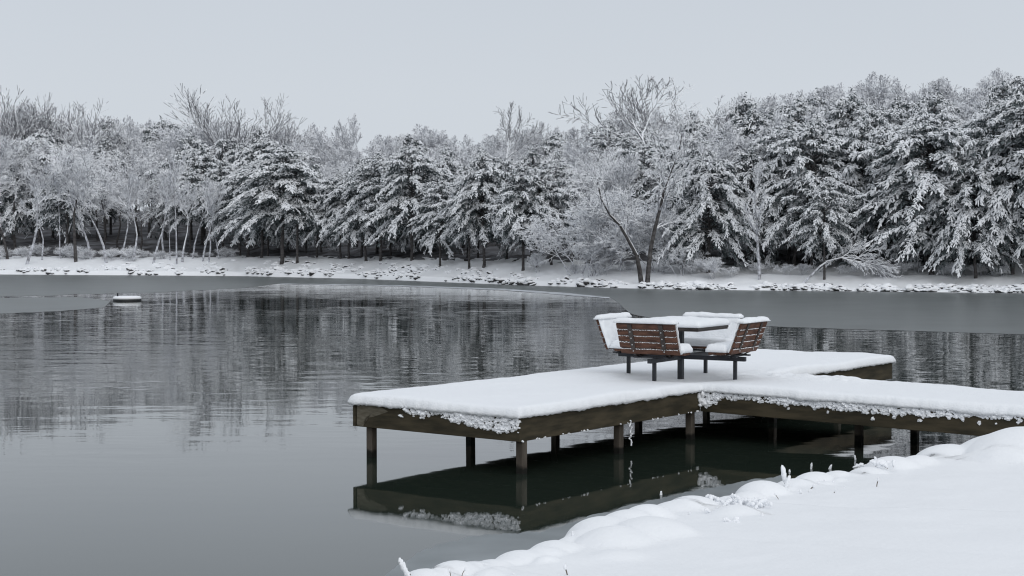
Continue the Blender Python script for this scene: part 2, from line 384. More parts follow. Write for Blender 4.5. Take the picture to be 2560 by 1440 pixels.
def bank_near(a, b):
    """height of the near bank: a along the shore, b metres inland of the water's edge"""
    zc = np.interp(a, ea, ez); c = np.interp(a, ea, ec)
    x = a * LD[0] + (c + b) * LN[0]; y = a * LD[1] + (c + b) * LN[1]
    bb = np.clip(b, 0, None); r = .22
    prof = np.where(bb < r, np.sqrt(np.clip(1 - (1 - bb / r) ** 2, 0, 1)), 1)
    z = zc * prof + .083 * np.maximum(0, bb - .15) - .02 * sstep(bb, 8, 20) * bb * .3
    z = np.where(b < 0, np.minimum(0, 3.5 * b), z)
    da, db = (x[..., None] - MA[:, 0]), (y[..., None] - MA[:, 1])
    u = da * LD[0] + db * LD[1]; v = da * LN[0] + db * LN[1]; rr = np.sqrt(u ** 2 + (v * MA[:, 4]) ** 2) / MA[:, 2]
    dome = np.where(rr < 1.25, MA[:, 3] - MA[:, 2] * .85 * (1 - np.sqrt(np.clip(1 - (rr * .8) ** 2, 0, 1))) * 1.25 - .0, -1).max(-1)
    k = .013; h_ = np.clip(.5 + .5 * (z - dome) / k, 0, 1)
    z = dome + (z - dome) * h_ + k * h_ * (1 - h_)
    return x, y, z
A = np.concatenate([np.arange(ea[0], ea[3] - .2, .25), np.arange(ea[3] - .2, ea[-4] + .5, .035), np.arange(ea[-4] + .6, ea[-1], .3)])
Bs = np.concatenate([[-.7], np.arange(-.55, .3, .022), np.arange(.3, 1.2, .035), np.arange(1.2, 2.2, .06), np.arange(2.25, 6, .15), np.arange(6.2, 12, .5), [14, 18, 25, 40]])
AA, BB = np.meshgrid(A, Bs, indexing='ij'); X, Y, Z = bank_near(AA, BB)
und = np.vectorize(lambda x, y, b: (.035 * nz3(x, y, 1, .55) + .012 * nz3(x, y, 2, 1.6) + .006 * nz3(x, y, 6, 5)) * min(1, max(0, b) * 3))(X, Y, BB)
V = np.stack([X, Y, Z + und], -1)
na, nb = AA.shape; idx = np.arange(na * nb).reshape(na, nb)
Q = np.stack([idx[:-1, :-1], idx[:-1, 1:], idx[1:, 1:], idx[1:, :-1]], -1).reshape(-1, 4)
mb = MB(); mb.add(V.reshape(-1, 3), Q[:, ::-1]); struct(mb.build('snowy_near_bank', M_snow, smooth=True))

def near_ground(px, py):
    """where the ray through this pixel meets the near bank"""
    p = unproj(px, py, .2)
    for _ in range(12):
        a = p[:2] @ LD; b = p[:2] @ LN - np.interp(a, ea, ec)
        z = float(bank_near(np.array(a), np.array(b))[2]) if b > -.5 else 0.0
        p = unproj(px, py, z)
    return p
slush_out = [(940, 1500), (960, 1440), (1015, 1400), (1090, 1362), (1190, 1340), (1300, 1334), (1400, 1318), (1480, 1288), (1600, 1258), (1700, 1234), (1800, 1214), (1880, 1200), (1960, 1188)]
slush_in = [(2000, 1215), (1900, 1235), (1780, 1280), (1650, 1300), (1500, 1340), (1400, 1375), (1250, 1420), (1100, 1470), (1050, 1510)]
struct(flat_strip('slush_ice', slush_in[::-1], wob(slush_out, 20, 6), .004, M_slush))

# ------------------------------------------------------------------ dock
TH = R(52.855); DZ = .651
dock = thing('dock', 'T-shaped timber dock on posts in the pond, deck under thick snow', 'dock', (.086, 16.593, 0), TH - R(90))
PL = (-2.5, 0, 0, 10.12); WK = (0, 7.6, 3.92, 5.85)     # platform and walkway: x0 x1 y0 y1
SL = .012                                              # the walkway drops slightly towards the bank
def board(name, p, q, h0=.286, th=.045, ztop=DZ, side=1, m=M_dock):
    """a joist board standing on edge from p to q, its outer face along the line pq"""
    mb = MB(); p = np.array(p, float); q = np.array(q, float); d = q - p; L = np.linalg.norm(d); d /= L; nrm = np.array([-d[1], d[0]]) * side * th
    def zz(pt): return -SL * max(0, pt[0])
    V = []
    for pt in (p, q):
        for off in (np.zeros(2), nrm):
            for dz in (0, -h0): V.append((pt[0] + off[0], pt[1] + off[1], ztop + zz(pt) + dz))
    mb.add(V, [(0, 1, 3, 2), (4, 6, 7, 5), (0, 4, 5, 1), (2, 3, 7, 6), (0, 2, 6, 4), (1, 5, 7, 3)])
    return mb.build(name, m, dock, bevel=.006)
board('fascia_board', (-2.44, 0), (-.003, 0), side=1)                     # end of the near arm
board('fascia_board', (0, .003), (0, 3.92), side=1)                        # near arm, side towards the bank
board('fascia_board', (.003, 3.92), (7.6, 3.92), side=1)                   # walkway, near side
board('fascia_board', (.003, 5.85), (7.6, 5.85), side=-1)                  # walkway, far side
board('fascia_board', (0, 5.853), (0, 10.12), side=1)
board('fascia_board', (-.048, 10.12), (-2.452, 10.12), side=1)
board('fascia_board', (-2.5, 10.12), (-2.5, .0), side=1)
mb = MB()
for k in range(1, 15): mb.box((-2.45, k * .66, DZ - .25), (-.05, k * .66 + .04, DZ - .045))
for k in range(1, 10): mb.box((k * .75, 3.97, DZ - .25 - SL * k * .75), (k * .75 + .04, 5.80, DZ - .045 - SL * (k * .75 + .04)))
mb.build('joists', M_dock, dock)
mb = MB(); mb.box((-2.452, .048, DZ - .038), (-.048, 10.07, DZ - .002))
V = [(-.046, 3.97, 0), (7.6, 3.97, -SL * 7.6), (7.6, 5.80, -SL * 7.6), (-.046, 5.80, 0)]
mb.add([(x, y, DZ - .002 + z) for x, y, z in V] + [(x, y, DZ - .04 + z) for x, y, z in V], [(0, 1, 2, 3), (7, 6, 5, 4), (0, 4, 5, 1), (1, 5, 6, 2), (2, 6, 7, 3), (3, 7, 4, 0)])
mb.build('deck_boards', M_dock, dock)
# worn pale board end at the outer corner
mb = MB()
pts = [(-2.43, .655), (-2.43, .38), (-2.33, .375), (-2.30, .47), (-2.16, .50), (-2.02, .545), (-1.93, .575), (-2.02, .61), (-2.08, .64)]
P3 = [(x, -.0025, z) for x, z in pts]; n_ = len(P3)
mb.add(P3 + [(np.mean([p[0] for p in pts]), -.0025, .54)], None, [(n_, i, (i + 1) % n_) for i in range(n_)])
mb.build('worn_patch', M_pale, dock)
def post(x, y, w=.092, top=None):
    top = DZ - .045 if top is None else top
    mb = MB(); h = w / 2
    zs = np.linspace(-1.2, top, 7); V = []
    for z in zs:
        for sx, sy in ((-1, -1), (1, -1), (1, 1), (-1, 1)): V.append((x + sx * h + .004 * nz3(x, z, 1, 3), y + sy * h + .004 * nz3(y, z, 2, 3), z))
    Qs = [(4 * i + j, 4 * i + (j + 1) % 4, 4 * i + 4 + (j + 1) % 4, 4 * i + 4 + j) for i in range(6) for j in range(4)]
    mb.add(V, Qs + [(24, 25, 26, 27)])
    return mb.build('post', M_post, dock, bevel=.008)
for (x, y) in [(-2.30, .115), (-2.36, 2.08), (-.062, .115), (-2.36, 3.98), (-.112, 2.15), (-.115, 3.86), (-2.36, 6.15), (-1.2, 8.2), (-.13, 6.2), (-.115, 8.3), (-.115, 9.98), (-2.36, 8.2), (-2.36, 9.98), (1.73, 5.0), (2.19, 5.72), (5.2, 4.1), (5.2, 5.6)]:
    post(x, y)
# snow lying on the deck
OV = .045; TS = .098
def inner(x, y):
    def rin(x0, x1, y0, y1): return np.minimum(np.minimum(x - x0, x1 - x), np.minimum(y - y0, y1 - y))
    return np.maximum(rin(PL[0] - OV, PL[1] + OV, PL[2] - OV, PL[3] + OV), rin(PL[0] - OV, WK[1], WK[2] - OV, WK[3] + OV))
def lines(bk, st):
    o = []
    for a, b in zip(bk[:-1], bk[1:]): o += list(np.linspace(a, b, max(2, int((b - a) / st)), endpoint=False))
    return np.array(o + [bk[-1]])
xs = lines([-2.5 - OV, -2.42, -.08, OV, 7.6], .026); ys = lines([-OV, .08, 3.92 - OV, 5.85 + OV, 10.0, 10.12 + OV], .028)
XX, YY = np.meshgrid(xs, ys, indexing='ij'); I = inner(XX, YY)
def dsnow(x, y, i):
    r = .11
    prof = np.where(i < r, np.sqrt(np.clip(1 - (1 - np.clip(i, 0, r) / r) ** 2, 0, 1)), 1)
    return prof
PR = dsnow(XX, YY, I)
nzv = np.vectorize(lambda x, y: .028 * nz3(x, y, 0, .8) + .009 * nz3(x, y, 4, 3.0) + .003 * nz3(x, y, 9, 14))(XX, YY)
dist = np.vectorize(lambda x, y: max(0, nz3(x, y, 3, 5)) * .07 + nz3(x, y, 5, 11) * .02)(XX, YY)
zone = np.exp(-(((XX - .7) / 1.1) ** 2 + ((YY - 5.55) / .55) ** 2)) + .5 * np.exp(-(((XX - .1) / .6) ** 2 + ((YY - 6.6) / .8) ** 2))
under = np.exp(-(((XX + .62) / .75) ** 2 + ((YY - 4.60) / .75) ** 2) ** 2)     # thinner below the table
ZZ = DZ + .001 + (.012 + TS * .92 * PR) * (1 - .45 * under) + (nzv + dist * zone) * PR - SL * np.maximum(0, XX)
jx = np.vectorize(lambda x, y: .024 * nz3(x, y, 2, 4) + .015 * nz3(x, y, 7, 15))(XX, YY)
edgew = np.exp(-np.clip(I, 0, None) / .05)
cx, cy = np.gradient(I, xs, ys)
XD = XX - cx * jx * edgew; YD = YY - cy * jx * edgew
inside = (I[:-1, :-1] > -1e-6) & (I[1:, :-1] > -1e-6) & (I[1:, 1:] > -1e-6) & (I[:-1, 1:] > -1e-6)
nx, ny = XX.shape; idx = np.arange(nx * ny).reshape(nx, ny)
Q = np.stack([idx[:-1, :-1], idx[1:, :-1], idx[1:, 1:], idx[:-1, 1:]], -1)[inside]
V = np.stack([XD, YD, ZZ], -1).reshape(-1, 3)
# skirt round the rim: down and back under the overhang
from collections import Counter
ed = Counter(); od = {}
for q in Q:
    for a, b in zip(q, np.roll(q, -1)):
        k = (min(a, b), max(a, b)); ed[k] += 1; od[k] = (a, b)
bnd = [od[k] for k, c in ed.items() if c == 1]
vid = {}; extra = []
base = len(V)
for a, b in bnd:
    for v in (a, b):
        if v not in vid:
            vid[v] = base + 2 * len(vid); p = V[v]; g = np.array([cx.flat[v], cy.flat[v]]); g = g / (np.linalg.norm(g) + 1e-9)
            dr = .004 + .030 * max(-.2, nz3(p[0], p[1], 12, 4)) + .018 * nz3(p[0], p[1], 13, 19)
            extra.append((p[0], p[1], p[2] - .03 - max(0, dr)))
            extra.append((p[0] + g[0] * (OV - .001), p[1] + g[1] * (OV - .001), p[2] - .024 - max(0, dr)))
SQ = []
for a, b in bnd: SQ += [(b, a, vid[a], vid[b]), (vid[b], vid[a], vid[a] + 1, vid[b] + 1)]
mb = MB(); mb.add(np.concatenate([V, np.array(extra)]), np.concatenate([Q, np.array(SQ)]))
mb.build('snow_cover', M_snowrough, dock, smooth=True)
# crumbs of snow clinging to the boards
def clumps(origin, ax, L, dens, n, name='snow_clumps', size=(.011, .029)):
    pts = []; ax = np.array(ax, float); nr = np.array([ax[1], -ax[0]])
    while len(pts) < n:
        t = random.random(); h = random.random() * .286
        if random.random() < dens(t, h): pts.append((t * L, h))
    pts = np.array(pts); C = np.array(origin)[None] + pts[:, :1] * ax[None]
    C = np.concatenate([C + nr[None] * .004, (DZ - .002 - pts[:, 1] - SL * np.maximum(0, C[:, 0]))[:, None]], 1)
    s = rng.uniform(*size, n)[:, None] * rng.uniform(.7, 1.3, (n, 3)); s *= (.6 + .6 * rng.random((n, 1))); s[:, 2] *= .8
    mb = MB(); lumps(mb, C, s, ICO1, .42); return mb.build(name, M_tsnow, dock)
def d_end(t, h):
    lim = np.interp(t, [0, .3, .36, .55, .62, .8, .99, 1], [0, 0, .06, .05, .12, .19, .2, .2]) + .03 * nz3(t * 14, h * 8)
    loose = .10 if (t > .3 and h < .17 + .05 * nz3(t * 9, 1) and nz3(t * 22, h * 30) > .12) else 0
    return (.9 if h < lim and nz3(t * 60, h * 30, 2) > -.25 else loose)
clumps((-2.5, 0), (1, 0), 2.5, d_end, 620)
def d_walk(t, h):
    lim = np.interp(t, [0, .03, .06, .3, .42, .55, .7, 1], [.2, .18, .085, .10, .125, .10, .06, .05]) + .028 * nz3(t * 30, 1) + .02 * nz3(t * 80, 2)
    return .9 if h < lim and nz3(t * 130, h * 34, 2) > -.22 else (.05 if h < lim + .06 and nz3(t * 60, h * 30, 5) > .25 else 0)
clumps((0, 3.92), (1, 0), 5.6, d_walk, 1500)
def d_side(t, h): return (.35 if h > .272 and nz3(t * 40, 3) > .12 else 0)
o = clumps((0, 0), (0, 1), 3.9, lambda t, h: d_side(t, h), 60, size=(.006, .012)); 
mb = MB()
zc = np.linspace(.40, .10, 19); C = np.stack([np.full(19, .004) + .01 * rng.random(19), 2.235 + .012 * rng.normal(size=19), zc], 1)
lumps(mb, C, rng.uniform(.006, .016, (19, 3)))
C = np.array([[.02, 3.90, .52], [.05, 3.905, .50], [.01, 3.88, .565], [.04, 3.90, .575], [.06, 3.90, .60], [.02, 3.9, .45], [.075, 3.905, .47]])
lumps(mb, C, rng.uniform(.022, .05, (7, 3)), ICO2, .1); mb.build('snow_clumps', M_tsnow, dock, smooth=True)

# ------------------------------------------------------------------ picnic table with four fixed benches (one welded unit)
TA = R(58); TC = np.array([2.30, 20.62])
table = thing('picnic_table', 'square picnic table with four fixed red brown slatted benches under snow, on the dock', 'picnic table', (TC[0], TC[1], DZ), TA - R(90))
# local frame: +y away along the platform; four benches at +-y and +-x
def curve_tube(mb, pts, r, k=8, mat=0):
    pts = np.array(pts, float); n = len(pts); rings = []
    for i in range(n):
        d = pts[min(i + 1, n - 1)] - pts[max(i - 1, 0)]; d /= np.linalg.norm(d)
        ref = np.array([1, 0, 0.]) if abs(d[0]) < .8 else np.array([0, 1., 0])
        a = np.cross(d, ref); a /= np.linalg.norm(a); b = np.cross(d, a)
        rings.append([pts[i] + r * (math.cos(t) * a + math.sin(t) * b) for t in np.arange(k) * 2 * math.pi / k])
    V = np.array(rings).reshape(-1, 3)
    mb.add(V, [(i * k + j, i * k + (j + 1) % k, (i + 1) * k + (j + 1) % k, (i + 1) * k + j) for i in range(n - 1) for j in range(k)], QM=mat)
    return mb
def pillow(mb, lo, hi, nx=26, ny=14, r=.05, lift=.01, seed=0, edge=.0):
    """a rounded slab of snow over the rectangle lo..hi (x,y) from z lo to z hi"""
    x = np.linspace(lo[0], hi[0], nx); y = np.linspace(lo[1], hi[1], ny); Xg, Yg = np.meshgrid(x, y, indexing='ij')
    i = np.minimum(np.minimum(Xg - lo[0], hi[0] - Xg), np.minimum(Yg - lo[1], hi[1] - Yg))
    pr = np.where(i < r, np.sqrt(np.clip(1 - (1 - i / r) ** 2, 0, 1)), 1)
    n_ = np.vectorize(lambda a, b: nz3(a, b, seed, 4))(Xg, Yg) * lift + np.vectorize(lambda a, b: nz3(a, b, seed + 3, 14))(Xg, Yg) * lift * .5
    Zt = lo[2] + (hi[2] - lo[2]) * (.35 + .65 * pr) + n_
    Vt = np.stack([Xg + (i < 1e-6) * n_ * .6, Yg + (i < 1e-6) * n_ * .6, Zt], -1).reshape(-1, 3); Vb = Vt.copy(); Vb[:, 2] = lo[2]
    idx = np.arange(nx * ny).reshape(nx, ny)
    Qt = np.stack([idx[:-1, :-1], idx[1:, :-1], idx[1:, 1:], idx[:-1, 1:]], -1).reshape(-1, 4)
    rim = list(idx[:, 0]) + list(idx[-1, 1:]) + list(idx[-2::-1, -1]) + list(idx[0, -2:0:-1])
    Qs = [(rim[(k + 1) % len(rim)], rim[k], rim[k] + nx * ny, rim[(k + 1) % len(rim)] + nx * ny) for k in range(len(rim))]
    return Vt, Vb, Qt, Qs
def add_pillow(mb, *a, M=None, **k):
    Vt, Vb, Qt, Qs = pillow(mb, *a, **k); n = len(Vt); V = np.concatenate([Vt, Vb])
    if M is not None: V = V @ np.array(M.to_3x3()).T + np.array(M.translation)
    mb.add(V, np.concatenate([Qt, Qt[:, ::-1] + n, np.array(Qs)]))
HT = .79; HA = .49
mb = MB(); 
for k in range(6): mb.box((-HA + k * .1635, -HA, HT - .035), (-HA + k * .1635 + .158, HA, HT))
mb.box((-HA + .01, -HA + .01, HT - .052), (HA - .01, HA - .01, HT - .0365))
top = mb.build('tabletop', M_strap, table, bevel=.004)
mb = MB(); add_pillow(mb, (-HA - .015, -HA - .015, HT + .001), (HA + .015, HA + .015, HT + .10), 40, 40, r=.14, lift=.014, seed=2)
mb.build('snow_cap', M_snowrough, top, smooth=True)
mb = MB(); mb.box((-.036, -.036, .0), (.036, .036, HT - .053)); mb.build('pedestal', M_metal, table, bevel=.006)
mb = MB()
mb.box((-.95, -.03, .335), (-.038, .03, .395)); mb.box((.038, -.03, .335), (.95, .03, .395))
mb.box((-.03, -.95, .33), (.03, -.038, .39)); mb.box((-.03, .038, .33), (.03, .95, .39))
mb.build('cross_beam', M_metal, table, bevel=.005)
for k in range(4):
    a = k * math.pi / 2; mb = MB(); M = Matrix.Rotation(a, 4, 'Z')
    mb.box((-.023, -.023 - .80, 0), (.023, .023 - .80, .3345 if k % 2 else .329), M=M); mb.build('leg', M_metal, table, bevel=.005)
BW = .425   # half width of a bench
def bench(k):
    root = bpy.data.objects.new('bench', None); link(root, table); root.rotation_euler = (0, 0, k * math.pi / 2)
    # bench faces the table; local -y is outward
    prof = [(-.60, .445), (-.72, .432), (-.84, .432), (-.905, .47), (-.94, .545), (-.975, .64), (-1.015, .74), (-1.055, .835)]
    mb = MB()
    for a_, b_ in ((-.60, -.695), (-.705, -.80)): mb.box((-BW, b_, .438), (BW, a_, .474))
    seat = mb.build('seat', M_slat, root, bevel=.004)
    for j in range(5):
        z0 = .452 + j * .083; yc = np.interp(z0 + .04, [.43, .47, .545, .64, .74, .87], [-.845, -.915, -.952, -.985, -1.025, -1.075])
        M = Matrix.Translation((0, yc, z0 + .038)) @ Matrix.Rotation(R(21 if j else 34), 4, 'X')
        mb = MB(); mb.box((-BW, -.016, -.038), (BW, .016, .037), M=M); sl = mb.build('back_slat', M_slat, root, bevel=.004)
        if j < 4:
            mb = MB(); xx = np.arange(-BW + .01, BW, .014); Cc = np.stack([xx, np.full(len(xx), -.012), np.full(len(xx), .040)], 1) + rng.normal(0, .002, (len(xx), 3)); Cc = Cc @ np.array(M.to_3x3()).T + np.array(M.translation)
            lumps(mb, Cc, rng.uniform(.003, .0065, (len(xx), 3)) * np.array([1.4, 1, 1])); mb.build('snow_line', M_tsnow, sl, smooth=True)
    for s in (-1, 1):
        mb = MB(); yv = [-.60, -.72, -.83, -.905, -.95, -.985, -1.025, -1.07]; zv = [.424, .418, .412, .445, .53, .63, .73, .842]
        P = np.array([(s * .225, y - (.026 if i > 3 else 0.0) , z - (.0 if i > 2 else .0)) for i, (y, z) in enumerate(zip(yv, zv))])
        V = []; 
        for i, p in enumerate(P):
            d = P[min(i + 1, 7)] - P[max(i - 1, 0)]; d /= np.linalg.norm(d); nn = np.array([0, d[2], -d[1]])
            for dx, dn in ((-.031, 0), (.031, 0), (.031, .011), (-.031, .011)): V.append(p + np.array([dx, 0, 0]) - nn * (-dn))
        Qs = [(4 * i + j, 4 * i + (j + 1) % 4, 4 * i + 4 + (j + 1) % 4, 4 * i + 4 + j) for i in range(7) for j in range(4)]
        mb.add(V, Qs + [(3, 2, 1, 0), (28, 29, 30, 31)])
        st = mb.build('strap', M_strap, root)
        for zz in (.49, .575, .66, .745):
            yy = np.interp(zz, zv[3:], yv[3:]) - .036
            mb = MB(); lumps(mb, np.array([[s * .225, yy, zz]]), np.array([[.011, .008, .011]]), ICO1, 0); mb.build('bolt', M_bolt, st, smooth=True)
    mb = MB(); mb.box((-.30, -.84, .396), (.30, -.79, .417)); mb.box((-.24, -.92, .397), (-.19, -.58, .4165)); mb.box((.19, -.92, .397), (.24, -.58, .4165)); mb.build('seat_frame', M_metal, root)
    mb = MB(); add_pillow(mb, (-BW - .02, -.86, .475), (BW + .02, -.57, .585), 30, 14, r=.07, lift=.024, seed=k)
    mb.build('snow_cap', M_snowrough, seat, smooth=True)
    # snow driven against the inner face of the back, and lying on its top edge
    mb = MB(); M = Matrix.Translation((0, -.905, .50)) @ Matrix.Rotation(R(21 - 90), 4, 'X')
    add_pillow(mb, (-BW - .01, -.40, -.0), (BW + .01, .03, (.036 if k else .025)), 30, 16, r=.045, lift=.032, seed=k + 9, M=M @ Matrix.Translation((0, 0, .0)))
    mb.build('back_snow', M_snowrough, root, smooth=True)
    mb = MB(); add_pillow(mb, (-BW - .02, -1.115, .862), (BW + .02, -.985, .862 + .062), 30, 10, r=.05, lift=.020, seed=k + 4)
    mb.build('top_snow', M_snowrough, root, smooth=True)
for k in range(4): bench(k)

# ------------------------------------------------------------------ swim float
p = unproj(318, 752, 0)
fl = thing('float', 'round black float topped with snow, adrift on the pond near the left side', 'float', tuple(p))
def torus(mb, Rr, r, z, n=40, k=10, sq=1.0, mat=0):
    V = [(math.cos(a) * (Rr + r * math.cos(b)), math.sin(a) * (Rr + r * math.cos(b)), z + sq * r * math.sin(b)) for a in np.arange(n) * 2 * math.pi / n for b in np.arange(k) * 2 * math.pi / k]
    mb.add(V, [(i * k + j, ((i + 1) % n) * k + j, ((i + 1) % n) * k + (j + 1) % k, i * k + (j + 1) % k) for i in range(n) for j in range(k)], QM=mat)
mb = MB(); torus(mb, .52, .14, .02); mb.build('tube', M_rubber, fl, smooth=True)
mb = MB(); torus(mb, .51, .15, .13, sq=.62); mb.build('snow_ring', M_tsnow, fl, smooth=True)
mb = MB(); mb.add([(math.cos(a) * .42, math.sin(a) * .42, z) for z in (.10, .215, ) for a in np.arange(24) * math.pi / 12] + [(0, 0, .225)], [(i, (i + 1) % 24, 24 + (i + 1) % 24, 24 + i) for i in range(24)], [(24 + i, 24 + (i + 1) % 24, 48) for i in range(24)])
mb.build('snow_platform', M_tsnow, fl, smooth=False)
mb = MB(); mb.box((-.48, -.03, .15), (-.42, .03, .36)); mb.build('mooring_post', M_metal, fl)

# ------------------------------------------------------------------ trees: a few grown models of each kind
def nrm(v): return v / (np.linalg.norm(v) + 1e-9)
class Kind:
    """meshes of one grown tree: trunk and crown, plus its height"""
    def __init__(s, trunk, crown, h): s.trunk, s.crown, s.h = trunk, crown, h
def with_mats(me, *ms):
    for m in ms: me.materials.append(m)
    return me

def cedar(seed, h=10.0, clear=.20, rmax=3.7, nb=120, peak=.36, up=.42, sag=.85, dens=1.0, round_=1.0, thr0=-.6):
    global rng
    rng = np.random.default_rng(seed); rd = random.Random(seed)
    mt = MB(); zs = np.linspace(-.4, h * .97, 14); xo = np.cumsum(rng.normal(0, .04, 14)); yo = np.cumsum(rng.normal(0, .04, 14)); xo -= xo[1]; yo -= yo[1]
    rad = np.interp(zs, [-.4, 0, h * .5, h], [.19, .14, .085, .012])
    P = np.stack([xo, yo, zs], 1); tubes(mt, P[:-1], P[1:], rad[:-1], rad[1:], 7, thr=.3)
    mc = MB(); SP, SD, SL_, SW = [], [], [], []; B0, B1, BR0, BR1 = [], [], [], []
    for b in range(nb):
        f = clear + (1 - clear) * ((b + rd.random()) / nb) ** .9
        z0 = f * h
        prof = np.interp(f, [clear, clear + .06, peak, .60, .80, .92, 1], [.70, .88, 1, .84 * round_, .57 * round_, .29 * round_, .06])
        az = b * 2.4 + rd.uniform(-.6, .6)
        lobe = 1 + .50 * nz3(math.cos(az) * 1.1 + seed, math.sin(az) * 1.1, f * 4.5)
        L = rmax * prof * rd.uniform(.68, 1.2) * lobe
        if rd.random() < .07: continue
        out_ = np.array([math.cos(az), math.sin(az), 0]); side = np.array([-out_[1], out_[0], 0])
        u_ = up * rd.uniform(.4, 1.5) + .7 * max(0, f - .5); sg = sag * rd.uniform(.55, 1.35) * (1 if f < .7 else .8)
        nseg = 6; ts = np.linspace(0, 1, nseg + 1); bend = rd.uniform(-.3, .3)
        base = np.array([np.interp(z0, zs, xo), np.interp(z0, zs, yo), z0])
        pts = base + np.outer(L * ts, out_) + np.outer(L * bend * ts ** 2, side); pts[:, 2] += L * (u_ * ts - sg * ts ** 2.2)
        B0 += list(pts[:-1]); B1 += list(pts[1:]); r0 = .018 + .011 * L; BR0 += list(r0 * (1 - .8 * ts[:-1])); BR1 += list(r0 * (1 - .8 * ts[1:]))
        nf = max(2, int(L * 4.2 * dens))       # drooping fans of sprays along the bough
        for i in range(nf):
            t = .26 + .74 * ((i + rd.random()) / nf) ** .9 if L > .9 else (i + rd.random()) / nf
            p = np.array([np.interp(t, ts, pts[:, k]) for k in range(3)])
            tan = nrm(np.array([np.interp(min(1, t + .1), ts, pts[:, k]) - np.interp(max(0, t - .1), ts, pts[:, k]) for k in range(3)]))
            s = rd.choice((-1, 1)); lat = rd.uniform(.1, 1.1) * (1.15 - .8 * t)
            fd = nrm(tan + s * side * lat + np.array([0, 0, .18])); fl = rd.uniform(.45, .9) * (.5 + .5 * min(1, L / 2))
            perp = nrm(np.cross(fd, np.array([0, 0, 1.])))
            nq = rd.randint(10, 15); w = rng.random(nq)[:, None]; sg2 = rng.choice((-1., 1.), nq)[:, None]
            P_ = p + fd * fl * w - np.array([0, 0, 1]) * fl * .5 * w * w + rng.normal(0, .035, (nq, 3))
            D_ = fd * (.35 + .5 * w) + perp * sg2 * rng.uniform(.1, 1.0, (nq, 1)) * (1.1 - .6 * w) - np.array([0, 0, 1]) * rng.uniform(-.15, .85, (nq, 1)) + rng.normal(0, .24, (nq, 3))
            SP += list(P_); SD += list(D_); SL_ += list(fl * rng.uniform(.18, .48, nq)); SW += list(rng.uniform(.030, .066, nq) * (.75 + .25 * min(1, L / 1.5)))
    for i in range(18):
        z = h * rd.uniform(.93, 1.05); a = rd.uniform(0, 6.28)
        SP.append(np.array([xo[-1], yo[-1], z])); SD.append(np.array([.6 * math.cos(a), .6 * math.sin(a), rd.uniform(-.2, .9)])); SL_.append(rd.uniform(.2, .4) * (1.6 - 6 * abs(z / h - .93))); SW.append(rd.uniform(.04, .06))
    SP, SD, SL_, SW = map(np.array, (SP, SD, SL_, SW))
    keep = SP[:, 2] > .35; SP, SD, SL_, SW = SP[keep], SD[keep], SL_[keep], SW[keep]
    thr = np.clip(rng.normal(thr0, .28, len(SP)), -.8, 1.0); thr[rng.random(len(SP)) < .07] = 2
    sprigs(mc, SP, SD, SL_, SW, thr, k=4)
    m_ = rng.random(len(SP)) < .24; ax = SP[m_] * 1; inn = np.stack([ax[:, 0], ax[:, 1], 0 * ax[:, 2]], 1)      # snowless sprays further in
    q = ax - inn * .16 + rng.normal(0, .10, ax.shape); q[:, 2] -= .12
    sprigs(mc, q, SD[m_] / (np.linalg.norm(SD[m_], axis=1, keepdims=True) + 1e-9) + rng.normal(0, .5, ax.shape), SL_[m_] * 1.2, SW[m_] * 1.4, np.full(m_.sum(), 2.0), k=3)
    tubes(mc, B0, B1, BR0, BR1, 4, thr=.35, snow=1, bark=2)
    return Kind(with_mats(mt.mesh('cedar_trunk', True), M_bark, M_tsnow), with_mats(mc.mesh('cedar_crown'), M_leaf, M_tsnow, M_bark), h)

